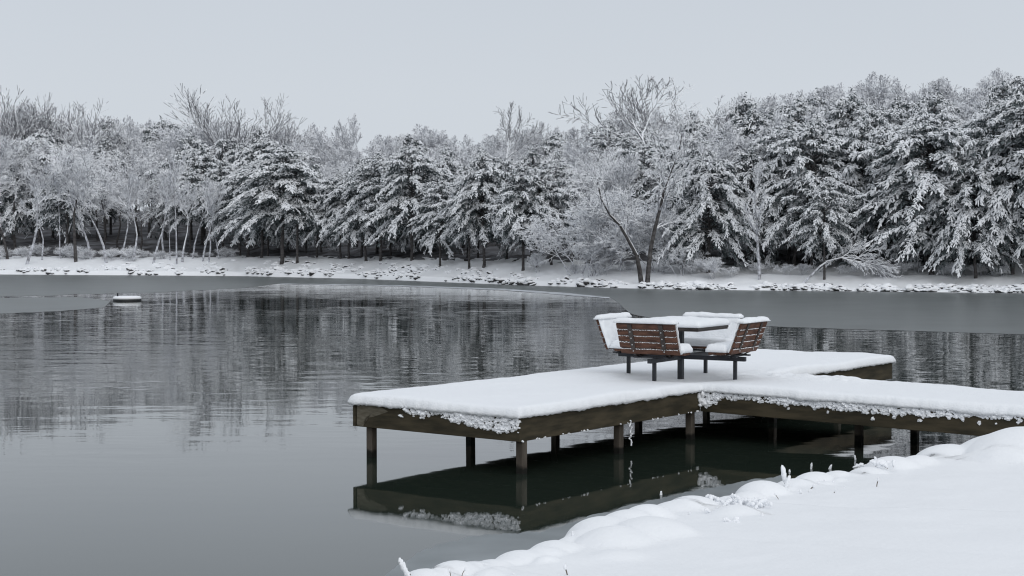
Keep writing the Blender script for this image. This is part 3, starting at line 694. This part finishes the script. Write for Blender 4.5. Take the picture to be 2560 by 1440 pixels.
def bare(seed, h=10.0, fork=.35, spread=.75, upk=.10, levels=4, r0=.13, wig=.16, lean=(0, 0), stems=1, pale=False, twig=.014, kids=(2, 2, 2, 2), sag=0.0, limb=.5, snow_thr=-.1, path=None, dark=False):
    rd = random.Random(seed); rg = np.random.default_rng(seed)
    seg = []
    def branch(p, d, L, r, lev):
        n = (6, 5, 4, 3, 2)[min(lev, 4)]; st = L / n
        for i in range(n):
            ra = max(twig, r * (1 - .75 * i / n)); rb = max(twig, r * (1 - .75 * (i + 1) / n))
            d = nrm(d + rg.normal(0, wig, 3) + np.array([0, 0, upk if lev < 3 else upk * .5 - sag * (i + 1) / n]))
            q = p + d * st; seg.append((p, q, ra, rb, lev))
            if lev < levels and not (lev == 0 and p[2] < fork * h - st * .5):
                kk = kids[min(lev, 3)]
                if lev > 0 and i == 0: kk = max(0, kk - 1)
                for c in range(kk):
                    ang = rd.uniform(.5, 1.0) * spread * (1.15 if lev else 1); az = rd.uniform(0, 6.283)
                    a = nrm(np.cross(d, np.array([.3, .1, .9]) if abs(d[2]) < .9 else np.array([1, 0, .1]))); b = np.cross(d, a)
                    cd = nrm(d * math.cos(ang) + (a * math.cos(az) + b * math.sin(az)) * math.sin(ang))
                    frac = limb * rd.uniform(.75, 1.2) * (1 - .38 * i / n)
                    branch(q, cd, L * frac, max(twig, rb * .68), lev + 1)
            p = q
        if lev < levels:
            for c in range(2): branch(p, nrm(d + rg.normal(0, .38, 3)), L * limb * .7, max(twig, r * .3), lev + 1)
    if path is not None:
        pts = [np.array(q, float) for q in path]
        cum = 0
        for i in range(len(pts) - 1):
            ra = r0 * (1 - .8 * i / (len(pts) - 1)); rb = r0 * (1 - .8 * (i + 1) / (len(pts) - 1))
            seg.append((pts[i], pts[i + 1], ra, rb, 0))
            if i >= fork:
                for c in range(kids[0]):
                    d = nrm(pts[i + 1] - pts[i]); ang = rd.uniform(.5, 1.0) * spread; az = rd.uniform(0, 6.283)
                    a = nrm(np.cross(d, np.array([.3, .2, .9]))); b = np.cross(d, a)
                    cd = nrm(d * math.cos(ang) + (a * math.cos(az) + b * math.sin(az)) * math.sin(ang))
                    branch(pts[i + 1], cd, h * limb * rd.uniform(.6, 1.1), max(twig, rb * .6), 1)
    else:
        for s in range(stems):
            a = s * 2.4 + seed; o = np.array([math.cos(a), math.sin(a), 0]) * (.12 if stems > 1 else 0)
            d = nrm(np.array([lean[0], lean[1], 1.0]) + o * 3 * (stems > 1))
            branch(o + np.array([0, 0, -.3]), d, h * (.62 if limb > .4 else .9), r0 * (1 if s == 0 else .75), 0)
    P0 = np.array([s[0] for s in seg]); P1 = np.array([s[1] for s in seg]); r_a = np.array([s[2] for s in seg]); r_b = np.array([s[3] for s in seg]); lv = np.array([s[4] for s in seg])
    top = max(P1[:, 2]); f = h / top if path is None else 1
    P0 *= f; P1 *= f
    mt, mc = MB(), MB(); t = lv == 0
    tubes(mt, P0[t], P1[t], r_a[t], r_b[t], 7, thr=.35)
    big = (lv > 0) & (np.maximum(r_a, r_b) > .035); sm = (lv > 0) & ~big
    if big.any(): tubes(mc, P0[big], P1[big], r_a[big], r_b[big], 5, thr=.15)
    if sm.any(): tubes(mc, P0[sm], P1[sm], r_a[sm], r_b[sm], 3, cover=rg.normal(snow_thr, .35, sm.sum()))
    return Kind(with_mats(mt.mesh('bare_trunk', True), M_frost if pale else M_bark, M_tsnow), with_mats(mc.mesh('bare_crown'), M_dark if dark else M_frost if pale else M_twig, M_tsnow), h)

C_std = [cedar(11, clear=.29, sag=.62, rmax=3.3), cedar(12, rmax=3.7, nb=115, peak=.45, clear=.32, sag=.56), cedar(13, clear=.33, rmax=3.2, sag=.7), cedar(14, rmax=2.9, nb=120, peak=.40, round_=.9, clear=.27, sag=.6), cedar(15, rmax=3.2, peak=.38, clear=.25, round_=1.1, sag=.7), cedar(16, rmax=3.5, peak=.5, clear=.35, sag=.5, nb=95)]
C_low = [cedar(21, clear=.21, rmax=3.9, nb=135, peak=.34, sag=.82, up=.5), cedar(22, clear=.23, rmax=4.1, nb=140, peak=.36, sag=.78, up=.5), cedar(23, clear=.24, rmax=3.6, nb=130, peak=.4, sag=.7, up=.4, round_=1.1)]
C_high = [cedar(31, clear=.39, rmax=3.6, nb=105, peak=.5, up=.45, sag=.58), cedar(32, clear=.37, rmax=3.1, nb=105, peak=.5, up=.45, sag=.55), cedar(33, clear=.41, rmax=3.3, nb=100, peak=.54, up=.42, sag=.62)]
B_fine = [bare(41, twig=.014), bare(42, spread=.65, twig=.014), bare(43, spread=.85, fork=.28, twig=.014), bare(44, spread=.8, fork=.25, upk=.05, sag=.06, twig=.014)]
B_fan = [bare(51, h=14, fork=.16, spread=.60, upk=.07, levels=3, kids=(2, 2, 1, 2), r0=.19, wig=.09, twig=.019, limb=.66, snow_thr=.25, dark=True), bare(52, h=14, fork=.16, spread=.70, upk=.06, levels=3, kids=(2, 2, 1, 2), r0=.19, wig=.10, twig=.019, limb=.66, snow_thr=.25, dark=True)]
B_pale = [bare(61, h=8, fork=.45, upk=.17, spread=.55, pale=True, r0=.12, wig=.10, twig=.013, levels=3, kids=(2, 2, 3, 2), limb=.55), bare(62, h=8, fork=.42, upk=.17, spread=.55, pale=True, r0=.12, wig=.10, twig=.013, lean=(.07, 0), levels=3, kids=(2, 2, 3, 2), limb=.55), bare(63, h=8, fork=.45, upk=.17, spread=.55, pale=True, r0=.11, wig=.10, twig=.013, lean=(-.12, 0), levels=3, kids=(2, 2, 3, 2), limb=.55), bare(64, h=9, fork=.55, spread=.6, pale=True, r0=.10, wig=.04, twig=.013, limb=.4, levels=3, kids=(2, 2, 3, 2))]
B_arch = [bare(71, h=9, fork=.3, spread=1.0, upk=.04, sag=.18, r0=.13, twig=.015, limb=.62, levels=3, kids=(2, 2, 3, 1))]
B_brush = [bare(81, h=4.5, fork=.1, spread=.9, upk=.03, sag=.12, r0=.05, stems=4, levels=3, kids=(2, 2, 2, 2), twig=.013, limb=.5, pale=True), bare(82, h=4.5, fork=.1, spread=.8, sag=.2, r0=.05, stems=5, levels=3, twig=.013, limb=.55, pale=True)]
B_under = [bare(83, h=4.5, fork=.05, spread=1.0, upk=.0, sag=.22, r0=.05, stems=6, levels=2, kids=(2, 3, 2, 2), twig=.02, limb=.6, wig=.22), bare(84, h=4.5, fork=.05, spread=1.1, sag=.25, r0=.05, stems=7, levels=2, kids=(2, 3, 2, 2), twig=.02, limb=.6, wig=.25)]
B_cone = [bare(91, h=9, fork=.25, spread=.95, upk=.14, levels=3, kids=(4, 2, 2, 2), r0=.13, wig=.06, twig=.015, limb=.3, pale=True)]
B_gnarl = [bare(103, h=14, fork=.42, spread=.85, upk=.05, levels=3, kids=(1, 2, 2, 2), r0=.26, wig=.20, twig=.018, limb=.62, snow_thr=.5, dark=True), bare(105, h=13, fork=.45, spread=.6, upk=.10, levels=3, kids=(1, 2, 2, 2), r0=.21, wig=.18, twig=.018, limb=.6, snow_thr=.5, dark=True)]

def plant(kind, px, s, top_py, label, name='bare_tree', wf=1.0, rot=None, group=None, cat='tree', hmin=2.0, hmax=22.0):
    p = far_point(px, s); d = p[1]
    hh = H_CAM - (top_py - Y_HOR) / F_PX * d - p[2]
    hh = min(max(hh, hmin), hmax); sc = hh / kind.h
    o = thing(name, label, cat, (p[0], p[1], p[2] - .03), random.Random(int(px * 7 + s * 13)).uniform(0, 6.28) if rot is None else rot, group)
    o.scale = (sc * wf, sc * wf, sc)
    for nm, me in (('trunk', kind.trunk), ('crown', kind.crown)):
        link(bpy.data.objects.new(nm, me), o)
    return o
random.seed(3)
FR = 'trees at the front edge of the wood on the far shore'
# --- front edge, from left to right along the photograph
front = [
 (B_pale[2], 64, 4.5, 400, 'bare tree with a pale trunk forking low, nearest the left end of the far shore', 'bare_tree', 1.2),
 (B_fine[0], 20, 8, 395, 'bare frosted tree cut off by the left edge of the picture', 'bare_tree', 1.2),
 (B_pale[0], 105, 7, 470, 'slim pale bare tree just left of the arching dark trunked tree on the left', 'bare_tree', .9),
 (B_arch[0], 190, 6, 330, 'bare tree with a dark trunk and long arching snowy limbs on the left shore', 'bare_tree', 1.05),
 (B_pale[1], 267, 5.5, 420, 'pale bare tree with two close stems, above the left end of the stone band', 'bare_tree', 1.1),
 (B_pale[0], 334, 6.5, 425, 'thin pale bare tree bending slightly right behind the float', 'bare_tree', 1.0),
 (B_pale[2], 382, 5.2, 440, 'pale bare tree leaning strongly to the left near the shore', 'bare_tree', 1.15),
 (B_pale[3], 442, 4.6, 370, 'tallest straight pole-like pale tree of the left shore', 'bare_tree', .75),
 (B_pale[1], 455, 5.8, 460, 'pale bare tree leaning to the right beside the straight pole-like one', 'bare_tree', 1.1),
 (B_pale[0], 507, 6.2, 455, 'pale forked bare tree, left one of the pair before the first big cedar', 'bare_tree', .95),
 (B_pale[2], 521, 5.8, 450, 'pale forked bare tree, right one of the pair before the first big cedar', 'bare_tree', .9),
 (B_pale[3], 150, 8.0, 420, 'thin pole-like pale tree between the slim tree and the arching tree', 'bare_tree', .8),
 (B_pale[1], 228, 7.5, 400, 'pale bare tree close behind the arching dark trunked tree, on its right', 'bare_tree', 1.0),
 (B_pale[2], 300, 7.8, 430, 'pale bare tree with an upswept crown behind the float', 'bare_tree', .95),
 (B_pale[0], 410, 8.0, 420, 'slender pale tree just left of the tallest pole-like tree', 'bare_tree', .9),
 (B_pale[3], 425, 6.8, 450, 'very thin pale sapling touching the tallest pole-like tree', 'bare_tree', .6),
 (B_pale[1], 482, 7.6, 440, 'pale bare tree with a kinked stem left of the forked pair', 'bare_tree', .9),
 (B_pale[2], 548, 9.0, 470, 'pale bare tree half hidden by the left boughs of the biggest cedar', 'bare_tree', .9),
 (C_std[1], 600, 11, 430, 'cedar at the left flank of the biggest cedar group', 'cedar_tree', 1.0),
 (C_high[0], 706, 5.0, 372, 'big broad snow laden cedar with a mottled trunk, standing forward at centre left', 'cedar_tree', 1.35),
 (C_high[1], 743, 5.6, 395, 'cedar with a smooth pale trunk close beside the big broad cedar', 'cedar_tree', .95),
 (C_std[0], 655, 9, 400, 'cedar behind the big broad cedar, to its left', 'cedar_tree', 1.1),
 (C_std[2], 792, 9.5, 420, 'cedar with a leaning thin trunk right of the pale trunked cedar', 'cedar_tree', .95),
 (C_high[0], 872, 8.5, 430, 'cedar with two slim trunks before the dark gap at centre left', 'cedar_tree', 1.0),
 (C_std[3], 915, 6.5, 410, 'cedar standing by paired trunks left of the middle of the far shore', 'cedar_tree', 1.15),
 (C_high[1], 952, 7.0, 395, 'cedar with low feathery boughs near the middle of the far shore', 'cedar_tree', 1.15),
 (C_std[1], 1030, 7.5, 372, 'tall dense cedar near the middle with snow fingers hanging to head height', 'cedar_tree', 1.05),
 (C_std[0], 1100, 5.0, 450, 'small cedar whose left bough droops right down to the snowy bank', 'cedar_tree', 1.0),
 (C_high[0], 1173, 4.4, 440, 'cedar on a straight clean trunk with an umbrella of white boughs', 'cedar_tree', 1.0),
 (C_std[2], 1211, 5.0, 385, 'cedar just right of the umbrella shaped cedar', 'cedar_tree', 1.0),
 (C_high[1], 1308, 4.0, 415, 'cedar with a pale lower trunk and boughs spreading like a fan, right of middle', 'cedar_tree', 1.05),
 (C_std[3], 1343, 5.5, 430, 'slim cedar beside the fan boughed cedar', 'cedar_tree', .9),
 (C_std[1], 1378, 7.0, 400, 'cedar at the left border of the pale brushwood', 'cedar_tree', .95),
 (B_cone[0], 1899, 2.6, 400, 'bare cone shaped tree with rising twigs and snow plastered trunk, right shore', 'bare_tree', 1.0),
 (C_low[2], 1770, 5.5, 378, 'large cedar drooping to the ground right of the leaning twin trunks', 'cedar_tree', 1.0),
 (C_high[1], 2061, 2.8, 455, 'small tiered cedar on a thin trunk over the bent sapling', 'cedar_tree', .95),
 (C_low[0], 1985, 9, 330, 'cedar behind the bare cone shaped tree on the right', 'cedar_tree', .95),
 (C_std[1], 2150, 8.5, 300, 'dark cedar in the gap left of the largest drooping cedar', 'cedar_tree', .8),
 (C_low[1], 2330, 5.0, 310, 'largest drooping cedar of the right shore with boughs sweeping down to the left', 'cedar_tree', 1.25),
 (C_low[0], 2440, 3.6, 395, 'cedar reaching forward with a long bough hanging to the snow, far right', 'cedar_tree', 1.0),
 (C_std[0], 2530, 5.5, 250, 'tall cedar with a visible trunk close to the right edge', 'cedar_tree', 1.1),
 (C_low[1], 2625, 4.0, 225, 'cedar cut off by the right edge of the picture', 'cedar_tree', 1.05),
]
for k, px, s, ty, lab, nm, wf in front: plant(k, px, s, ty, lab, nm, wf, group=FR)
# --- crowns that stand out against the sky
for k, px, s, ty, lab, wf in [
 (B_fan[0], 560, 42, 208, 'tall bare tree with a wide fan of grey branches against the sky, centre left skyline', 1.15),
 (B_fan[1], 655, 46, 232, 'bare fan crowned tree right behind the widest fan on the skyline', 1.1),
 (B_fan[1], 195, 30, 243, 'bare tree spreading a broad fan of dark limbs on the left skyline', 1.2),
 (B_fan[0], 40, 38, 205, 'tall bare tree at the left end of the skyline', 1.1),
 (B_fan[0], 118, 45, 238, 'bare round topped tree between the left end and the broad fan', .9),
 (B_gnarl[0], 1625, 20, 168, 'tall bare gnarled tree with dark crooked limbs high above the wood', 1.05),
 (B_gnarl[1], 1675, 24, 176, 'narrower bare tree beside the tall gnarled tree on the skyline', .9),
 (B_gnarl[1], 1215, 28, 248, 'bare tree with two crooked twisted tops above the central cedars', .8),
 (B_fine[1], 855, 40, 283, 'thin bare spire tree poking above the centre left skyline', .7),
]: plant(k, px, s, ty, lab, 'bare_tree', wf, rot={1625: 3.6, 1675: 1.0}.get(px), group='bare crowns standing out against the sky')
# --- ranks of the wood behind
SKY_X = [-300, 0, 60, 200, 270, 300, 490, 560, 720, 780, 850, 1000, 1180, 1300, 1400, 1500, 1600, 1700, 1800, 1900, 2000, 2100, 2200, 2300, 2400, 2500, 2700]
SKY_Y = [250, 245, 250, 265, 285, 290, 292, 290, 310, 328, 318, 315, 312, 306, 300, 280, 268, 256, 242, 224, 208, 198, 190, 197, 189, 180, 170]
def rank(n, s0, s1, dy, pc, label_c, label_b, kc, kb, jit=.5):
    for i in range(n):
        px = -140 + (2840) * (i + .5 + random.uniform(-jit, jit)) / n; s = random.uniform(s0, s1)
        if px > 1700: s *= .8
        if px < 560: s += 3
        c = random.random() < np.interp(px, *pc)
        ty = np.interp(px, SKY_X, SKY_Y) + random.uniform(*dy)
        if c: plant(random.choice(C_high if px < 560 and s1 < 20 else kc), px, s, ty, label_c, 'cedar_tree', random.uniform(.85, 1.15), group='cedars in the ranks of the wood behind the front edge', hmin=5, hmax=16)
        else: plant(random.choice(kb), px, s, ty, label_b, 'bare_tree', random.uniform(.9, 1.25), group='bare trees in the ranks of the wood behind the front edge', hmin=5, hmax=16)
PC = ([0, 380, 450, 1330, 1420, 1680, 1740, 2600], [.16, .3, .85, .85, .12, .12, .85, .9])
rank(56, 9, 17, (70, 150), PC, 'snow laden cedar just behind the front edge of the wood', 'frosted bare tree just behind the front edge of the wood', C_std + C_low, B_fine + B_arch)
rank(58, 18, 30, (35, 95), ([0, 430, 500, 1350, 1450, 1700, 1800, 2600], [.15, .25, .5, .55, .18, .18, .5, .5]), 'snow laden cedar halfway up the wooded slope', 'frosted bare tree halfway up the wooded slope', C_std + C_low, B_fine + B_arch)
rank(52, 30, 46, (12, 50), ([0, 500, 1000, 1500, 1800, 2600], [.08, .2, .3, .15, .25, .22]), 'snow laden cedar high on the wooded slope', 'frosted bare tree high on the wooded slope', C_std, B_fine)
rank(60, 46, 66, (-8, 28), ([0, 500, 1000, 1500, 1800, 2600], [.02, .05, .10, .05, .08, .06]), 'snow laden cedar on the skyline of the wood', 'frosted bare tree on the skyline of the wood', C_std, B_fine + [B_fan[0]])

# --- twin leaning trunks at the water's edge
def special(name, label, paths, px, s, cat='tree', group=FR, pale=False, **kw):
    """tree grown along hand placed trunk paths given in metres (right, up, away)"""
    p = far_point(px, s); o = thing(name, label, cat, tuple(p), 0, group)
    for i, pth in enumerate(paths):
        k = bare(kw.get('seed', 200) + i, path=[(x, z, y) for x, y, z in pth], pale=pale, **{a: b for a, b in kw.items() if a != 'seed'})
        link(bpy.data.objects.new('trunk', k.trunk), o); link(bpy.data.objects.new('crown', k.crown), o)
    return o
d0 = shore_d(1605) + 1; m = d0 / F_PX       # metres per photograph pixel there
def pp(l, bx, by, dep=0): return [((x - bx) * m, (by - y) * m, dep * i) for i, (x, y) in enumerate(l)]
special('bare_tree', 'bare twin trunked tree at the water edge, one trunk leaning far left',
        [pp([(1604, 706), (1598, 665), (1590, 630), (1568, 590), (1548, 556), (1522, 530), (1500, 490), (1490, 440)], 1604, 700, -.15),
         pp([(1618, 704), (1622, 660), (1628, 610), (1638, 565), (1650, 520), (1664, 462), (1680, 420), (1700, 370), (1708, 330)], 1604, 700, .12)],
        1604, 1.0, h=5.6, fork=2, spread=1.0, kids=(2, 2, 2, 2), levels=3, r0=.16, wig=.16, twig=.014, limb=.5, upk=.0, sag=.08, seed=210)
d0 = shore_d(2030) + 2.5; m = d0 / F_PX
special('sapling', 'thin sapling arched over with a fan of frosted twigs hanging to the right',
        [pp([(2008, 684), (2030, 662), (2048, 642), (2068, 628), (2100, 620), (2140, 621), (2175, 634), (2198, 652)], 2008, 682, -.05)],
        2008, 2.0, h=4.2, fork=3, spread=.6, kids=(5, 2, 2, 2), levels=3, r0=.07, wig=.10, twig=.015, limb=.42, upk=-.02, sag=.35, seed=220, pale=True)
# --- pale brush between the cedars and the leaning trunks, undergrowth along the wood
BR = 'frosted brush clumps along the foot of the wood'
for px, s, ty, wf, k, lab in [(1440, 3.6, 520, 1.3, 0, 'large pale brush clump left of the leaning twin trunks'), (1500, 4.5, 470, 1.2, 1, 'tall pale brush behind the leaning trunk'), (1560, 5.5, 480, 1.2, 0, 'pale brush between the two leaning trunks and the wood'),
                          (1475, 2.6, 580, 1.2, 1, 'low pale brush drooping to the bank left of the leaning trunk'), (1640, 5, 520, 1.1, 1, 'pale brush right of the leaning twin trunks'), (1700, 4, 610, 1.5, 0, 'low brown brush under the large drooping cedar'), (1780, 3.2, 640, 1.5, 1, 'low tangled brush left of the cone shaped bare tree'),
                          (1345, 3.6, 630, 1.0, 1, 'small white bush at the foot of the fan boughed cedar')]:
    plant(B_brush[k], px, s, ty, lab, 'brush', wf, group=BR, cat='bush', hmin=.6)
for i in range(17):
    px = -60 + 640 * (i + random.random()) / 17; s = random.uniform(7.5, 13)
    plant(random.choice(B_under), px, s, random.uniform(604, 636), 'low frosted undergrowth clump at the foot of the left wood', 'brush', random.uniform(1.2, 2.2), group='undergrowth clumps at the foot of the left wood', cat='bush', hmin=.5, hmax=2.2)
for i in range(16):
    px = 1420 + 1160 * (i + random.random()) / 16
    plant(random.choice(B_brush), px, random.uniform(3.5, 6), random.uniform(650, 668), 'low frosted undergrowth clump at the foot of the right wood', 'brush', random.uniform(1.2, 2.2), group='undergrowth clumps at the foot of the right wood', cat='bush', hmin=.3, hmax=1.2)

# ------------------------------------------------------------------ stones of the far bank
rng = np.random.default_rng(5)
def stone(seed):
    global rng
    rng = np.random.default_rng(seed)
    V0, F0 = ICO2; n3 = np.array([1.0, .8, .62]); V = V0 * n3 * (1 + .28 * np.array([nz3(v[0] * 1.3 + seed, v[1] * 1.3, v[2] * 1.3) for v in V0]))[:, None]
    V = np.round(V * 3.2) / 3.2 * .55 + V * .45
    mr_ = MB(); mr_.add(V, None, F0)
    up = V0[:, 2]; S_ = V.copy(); S_[:, 2] = S_[:, 2] * .8 + .26; S_[:, :2] *= 1.16; k = up < 0; S_[k, 2] = np.maximum(S_[k, 2], -.22); S_[k, :2] *= .95
    ms = MB(); ms.add(S_, None, F0)
    return with_mats(mr_.mesh('stone_body'), M_rock), with_mats(ms.mesh('stone_snow', True), M_tsnow)
ST = [stone(300 + i) for i in range(7)]
rng = np.random.default_rng(6)
nst = 0; SX, SS, SZ = [], [], []
while nst < 1300:
    px = random.uniform(-120, 2700)
    lim = np.interp(px, [-120, 240, 330, 600, 1000, 1250, 1330, 1500, 1750, 2000, 2700], [.35, .5, .85, 1, 1, .85, .4, .42, .3, .45, .55])
    s = random.betavariate(1, 1.7) * bank_s(px) * .70 * lim
    if random.random() > np.interp(px, [-120, 240, 330, 1250, 1350, 2700], [.45, .5, 1, .9, .55, .7]): continue
    if nz3(px * .018, s * .35, 7) < (-.12 if px < 1300 else -.2): continue
    SX.append(px); SS.append(s); SZ.append(random.uniform(.08, .24) * (1.5 if random.random() < .12 else 1) * np.interp(px, [0, 1500, 2600], [1.15, 1, .85])); nst += 1
order = np.argsort(-np.array([z / shore_d(x) * (1.3 if -20 < x < 2580 else 0) for x, z in zip(SX, SZ)]))
for r_, i in enumerate(order[:290]):
    p = far_point(SX[i], SS[i]); b_, sn = ST[r_ % 7]
    o = bpy.data.objects.new('stone', b_); link(o); o.location = (p[0], p[1], p[2] - SZ[i] * random.uniform(-.02, .32)); o.scale = (SZ[i] * random.uniform(.9, 1.5), SZ[i], SZ[i] * random.uniform(.7, 1.1)); o.rotation_euler = (random.uniform(-.28, .28), random.uniform(-.28, .28), random.uniform(0, 6.28))
    tag(o, 'snow capped grey stone in the riprap along the far waterline', 'stone', 'snow capped stones along the far waterline')
    c = bpy.data.objects.new('snow_cap', sn); link(c, o); c.scale = (random.uniform(.85, 1.05), random.uniform(.85, 1.05), random.uniform(.6, 1.25))
mb = MB(); ms = MB()
for i in order[290:]:
    p = far_point(SX[i], SS[i]); b_, sn = random.choice(ST); M = Matrix.Translation((p[0], p[1], p[2] - SZ[i] * random.uniform(.0, .32))) @ Matrix.Rotation(random.uniform(0, 6.28), 4, 'Z') @ Matrix.Diagonal((SZ[i] * random.uniform(.9, 1.6), SZ[i], SZ[i] * .85, 1))
    for me, dst, mi in ((b_, mb, 0), (sn, mb, 1)):
        co = np.empty(len(me.vertices) * 3); me.vertices.foreach_get('co', co); fv = np.empty(len(me.polygons) * 3, np.int32); me.polygons.foreach_get('vertices', fv)
        dst.add(co.reshape(-1, 3) @ np.array(M.to_3x3()).T + np.array(M.translation), None, fv.reshape(-1, 3), TM=mi)
struct(mb.build('riprap', [M_rock, M_tsnow]), 'stuff', 'smaller snow covered stones filling the riprap band of the far bank')

# ------------------------------------------------------------------ stalks, tufts and stones on the near bank
def stalk(px, py, h, lean, label, r=.006, snow=.5, name='weed_stalk', group='dry stalks standing along the near bank', z=None, forks=0):
    p = near_ground(px, py) if z is None else unproj(px, py, z)
    o = thing(name, label, 'weed', tuple(p), 0, group)
    P = [np.array([lean * h * t ** 1.6, .02 * math.sin(3 * t), h * t - .05]) for t in np.linspace(0, 1, 7)]
    mb = MB(); curve_tube(mb, P, r, 6); mb.build('stem', M_straw, o, smooth=True)
    n0 = int(7 * (1 - snow)); n0 = min(max(n0, 0), 5); mb = MB()
    Cc = np.array([P[n0] + (P[6] - P[n0]) * t for t in np.linspace(0, 1, 9)]) + np.array([0, 0, r])
    rr = r * np.interp(np.linspace(0, 1, 9), [0, .3, .8, 1], [1.1, 1.7, 1.9, 1.2])
    lumps(mb, Cc, np.stack([rr, rr, rr * 1.9], 1), ICO1, .3); mb.build('snow_sleeve', M_tsnow, o, smooth=True)
    return o
stalk(1966, 1214, .21, -.18, 'thick broken stalk with a fat cap of snow, tallest on the near bank', .012, .6)
stalk(1962, 1216, .13, .35, 'short snowy twig leaning against the thick broken stalk', .009, .8)
stalk(1974, 1180, .06, 0, 'small snow tipped stem just right of the thick broken stalk', .006, .9)
stalk(1652, 1238, .075, .05, 'single snow tipped stem standing in the water off the bank', .006, .9, z=0)
stalk(1433, 1340, .07, -.1, 'tiny snow tipped stem at the edge by the dock reflection', .006, .7)
stalk(1500, 1297, .045, 0, 'tiny snowy bud of a stem on the rounded mound', .006, .9)
stalk(1032, 1446, .17, -.55, 'snowy stem leaning left at the bottom of the picture', .009, .9)
stalk(2192, 1218, .13, .12, 'bare thin stem sticking out of the smooth snow', .0045, .0)
stalk(2442, 1108, .06, .0, 'snow tipped stem under the walkway end', .008, .9)
stalk(2028, 1172, .10, .05, 'upright snowy reed off the bank in front of the dock shadow', .006, .8, z=0)
stalk(2070, 1172, .08, .5, 'leaning snowy reed off the bank right of the upright reed', .006, .8, z=0)
stalk(2140, 1150, .09, -.15, 'snowy reed next to the clump of broken reeds', .006, .8, z=0)
stalk(2195, 1150, .07, -.5, 'leaning snowy twig by the snow covered tuft near the pale post', .006, .8)
stalk(1905, 1292, .06, .05, 'stub of a stem below the bent snowy grass', .006, .2)
stalk(1420, 1432, .09, -.25, 'bare stem at the bottom edge of the snow', .005, .2)
stalk(2010, 1234, .07, -.5, 'short bare twig lying on the snow, left one', .005, .1)
stalk(2022, 1222, .08, .7, 'short bare twig lying on the snow, middle one', .005, .2)
stalk(2042, 1210, .06, .3, 'short bare twig lying on the snow, right one', .005, .1)
for k in range(16):
    i = random.randint(2, len(EDGE) - 8); stalk(EDGE[i][0] + random.uniform(-20, 30), EDGE[i][1] + random.uniform(8, 60), random.uniform(.03, .08), random.uniform(-.8, .8), 'hair thin dry stem poking out of the snow along the near bank edge', .0028, random.choice((.1, .4)), name='dry_stem', group='hair thin stems along the near bank')
def tuft(px, py, n, h, spread, label, z=None, name='grass_tuft'):
    p = near_ground(px, py) if z is None else unproj(px, py, z); o = thing(name, label, 'grass', tuple(p), 0, 'snowed over grass tufts at the near water edge')
    mb, ms = MB(), MB()
    for i in range(n):
        a = random.uniform(0, 6.28); b = np.array([random.gauss(0, spread * .4), random.gauss(0, spread * .4), -.03]); L = h * random.uniform(.5, 1.2); o2 = random.uniform(.3, 1.1)
        P = [b + np.array([math.cos(a) * L * o2 * t ** 1.4, math.sin(a) * L * o2 * t ** 1.4, L * (1.1 * t - .55 * t * t)]) for t in np.linspace(0, 1, 6)]
        curve_tube(mb, P, .003, 4)
        Cc = np.array([P[int(k)] for k in (1, 2, 3, 4, 5)] + [(P[k] + P[k + 1]) / 2 for k in (1, 2, 3, 4)]) + np.array([0, 0, .006])
        lumps(ms, Cc, rng.uniform(.010, .022, (9, 3)), ICO1, .2)
    mb.build('blades', M_straw, o); ms.build('snow_load', M_tsnow, o, smooth=True)
tuft(1845, 1268, 34, .16, .32, 'broad tuft of grass bent under snow at the water edge, the largest tuft')
tuft(2145, 1168, 14, .09, .14, 'clump of broken snowy reeds in the shallow water', z=0.0)
tuft(2215, 1162, 16, .10, .14, 'rounded tuft buried in snow near the pale post')
tuft(1845, 1305, 5, .07, .10, 'small grass tuft half buried on the open snow')
def near_stone(px, py, sc, label, rot=0, dz=-.0):
    p = near_ground(px, py); b_, sn = ST[3]; o = bpy.data.objects.new('stone', b_.copy()); link(o)
    o.location = (p[0], p[1], p[2] + dz); o.scale = sc; o.rotation_euler = (.2, -.1, rot); tag(o, label, 'stone', 'dark stones showing through the near snow')
near_stone(1588, 1352, (.11, .055, .06), 'dark stone showing its side in a hollow of the near snowbank', .7, .015)
near_stone(1700, 1352, (.10, .03, .018), 'dark sliver of stone under the smooth near snow', .2, -.004)
